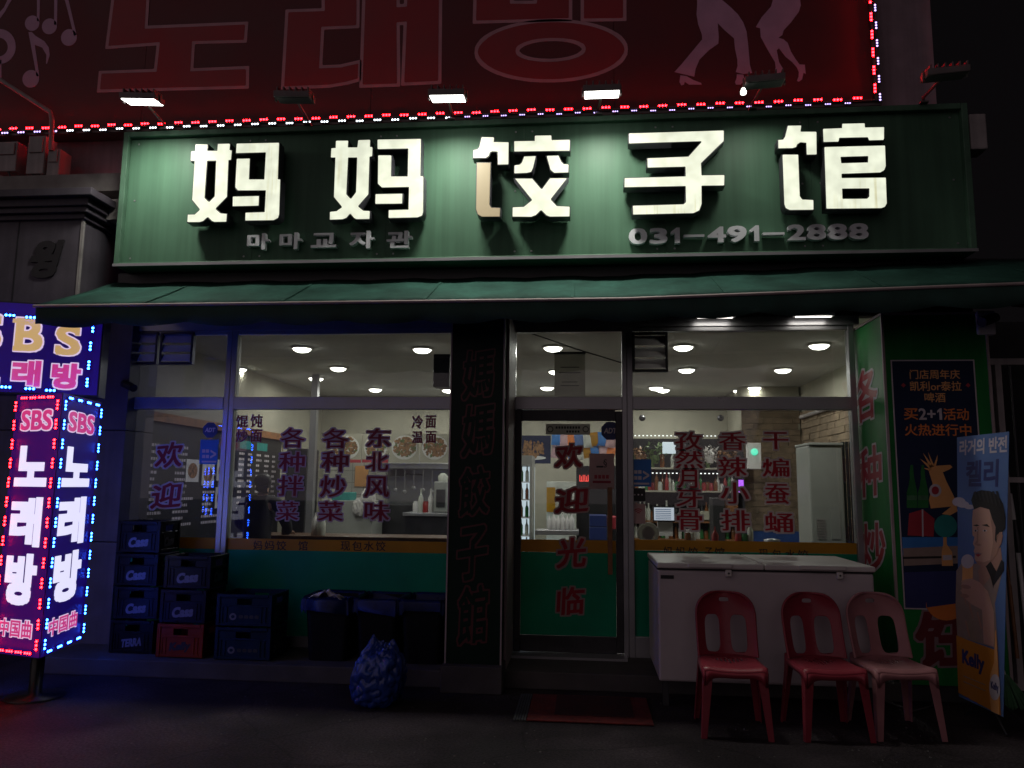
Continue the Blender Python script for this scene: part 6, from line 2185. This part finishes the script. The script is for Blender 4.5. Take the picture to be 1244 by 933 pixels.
b = MB(); b.lathe((p.x, 1.0, zc2), [(.05, 0), (.075, .05), (.08, .09), (.02, .10)], 16); o = b.build('metal_pot', 'steel'); tag(centre(o), 'small steel pot on the bar counter before the blue wainscot', 'pot')
p = P(884, 627, 3.0); o, _ = room_box('low_rack', (866, 605, 880, 632), 3.0, .3, 'dark_metal', 'dark rack standing behind the characters of the right window', 'rack', zbase=FZ)
# lamps and tall cooler by the right wall
root = empty('wall_device', P(917, 548, 4.5), 'white wall device with a small green light', 'wall device')
x0, z0, x1, z1 = front(4.5).box(908, 538, 925, 570)
MB().box(x0, x1, 4.5, 4.6, z0, z1).build('case', 'white_plastic', root, bevel=.01)
q = P(916.5, 549, 4.49); MB().lathe(q, [(.05, 0), (.048, .01), (.02, .022)], 16, axis='Y').build('lens', 'green_lamp', root)
x0, z0, x1, z1 = front(4.55).box(898, 583, 903.5, 598)
b = MB(); b.box(x0, x1, 4.55, 4.6, z0, z1); o = b.build('purple_lamp', 'purple_lamp'); tag(centre(o), 'small glowing purple lamp on the back bar', 'lamp')
ac = empty('standing_cooler', P(1000, 670, 2.5), 'tall pale standing cooler against the right interior wall', 'air conditioner')
x0, z0, x1, z1 = front(2.4).box(984, 541, 1026, 660)
b = MB(); b.box(x0, x1, 2.4, 2.95, FZ, z1); b.build('cabinet', 'fridge_white', ac, bevel=.02)
b = MB(); b.box(x0-.002, x1+.002, 2.37, 2.98, z1+.001, z1+.03); b.build('lid', 'fridge_white', ac, bevel=.008)
for k in range(8):
    MB().box(x0+.06, x0+.16, 2.392, 2.399, 1.0+k*.03, 1.016+k*.03).build('grille_slat', 'grey_box', ac)
fx = MB(); fx.box(x0+.22, x1-.06, 2.392, 2.399, 1.0, 1.32); fx.build('panel', 'fridge_white', ac, bevel=.002)
b = MB()
for k in range(9):
    x = x1+.03+k*.02
    b.box(x, x+.016, 2.5+.03*(k % 2), 2.53+.03*(k % 2), FZ, z1+.05)
o = b.build('dark_curtain', 'cloth_black'); tag(centre(o), 'dark curtain hanging at the far right behind the window', 'curtain')


# ------------------------------------------------------------------ more of the clutter seen through the glass
for k, (px_, py_, Y, m, lab) in enumerate(((776, 552, SY2+.1, 'food_mix', 'dark reddish dried plant at the left end of the back bar'), (828, 553, SY2+.14, 'food_green', 'small green plant beside the glowing box on the back bar'), (846, 556, SY2+.1, 'food_mix', 'brownish flower bunch left of the pale one on the back bar'))):
    bushy(px_, py_, Y, .12, m, lab)
for k, (bx, Y, d, m, lab) in enumerate((((832, 643, 846, 655), SY2, .2, 'grey_box', 'grey box on the lowest back bar shelf'), ((850, 621, 864, 632), SY2, .2, 'cream_paint', 'cream carton on the third back bar shelf'),
        ((800, 619, 812, 632), SY2, .2, 'white_plastic', 'white tub on the third back bar shelf'), ((884, 606, 897, 632), SY2, .25, 'wood', 'brown upright box at the right of the third back bar shelf'))):
    room_box('shelf_box', bx, Y, d, m, lab, 'box', 'boxes on the back bar shelves')
# posters and small fittings on the cream wall over the back bar
for k, (bx, m, lab) in enumerate((((777, 505, 783, 511), 'dark_metal', 'left small round fitting on the wall above the back bar'), ((872, 505, 878, 511), 'dark_metal', 'right small round fitting on the wall above the back bar'))):
    x0, z0, x1, z1 = front(SY2+.4).box(*bx)
    b = MB(); b.lathe(((x0+x1)/2, SY2+.42, (z0+z1)/2), [(.04, 0), (.05, .05), (.02, .08)], 12, axis='Y')
    o = b.build('wall_spot', m); tag(centre(o), lab, 'spotlight')
# pipe along the right wall
b = MB(); b.tube([Vector((IX1-.05, .4, 2.62)), Vector((IX1-.05, 4.9, 2.62))], .03, 8); o = b.build('wall_pipe', 'grey_box'); tag(centre(o), 'grey pipe running along the right interior wall', 'pipe')
# dining tables and stools between the windows and the back
for k, (x, y, lab) in enumerate(((1.6, 3.4, 'small dining table before the back bar'), (-.6, 2.6, 'small dining table behind the door'))):
    t_ = empty('dining_table', (x, y, FZ), lab, 'table')
    MB().box(x-.45, x+.45, y-.35, y+.35, FZ+.71, FZ+.745).build('top', 'counter_wood', t_, bevel=.006)
    for sx in (-1, 1):
        for sy in (-1, 1):
            MB().box(x+sx*.40-.02, x+sx*.40+.02, y+sy*.30-.02, y+sy*.30+.02, FZ, FZ+.709).build('leg', 'dark_metal', t_)
for k, (cx, m) in enumerate(((836, 'bottle_brown'), (842, 'bottle_clear'), (905, 'bottle_green'), (912, 'bottle_clear'), (897, 'bottle_red'))):
    q = P(cx, 663, 1.35)
    bottle(('jar', 'bottle')[k % 2], m, (q.x, 1.35, zc2), ('brown jar', 'clear bottle', 'green jar', 'clear bottle next to the green jar', 'red jar')[k]+' on the back edge of the bar counter', 'bottles on the bar counter', ('jar', 'bottle')[k % 2], ('jar', 'bottle')[k % 2], .9)
# hanging plastic strip signs over the kitchen, utensils on the hood
for k in range(6):
    q = P(470+k*11, 575, 5.5)
    b = MB(); b.tube([q+Vector((0, 0, .06)), q+Vector((0, 0, -.20-.03*(k % 3)))], .007, 5); b.lathe(q+Vector((0, 0, -.24-.03*(k % 3))), [(.02, -.03), (.04, 0), (.03, .03)], 8)
    o = b.build('ladle', 'steel'); tag(centre(o), ('first', 'second', 'third', 'fourth', 'fifth', 'sixth')[k]+' utensil from the left hanging under the hood', 'utensil', 'utensils hanging under the hood')
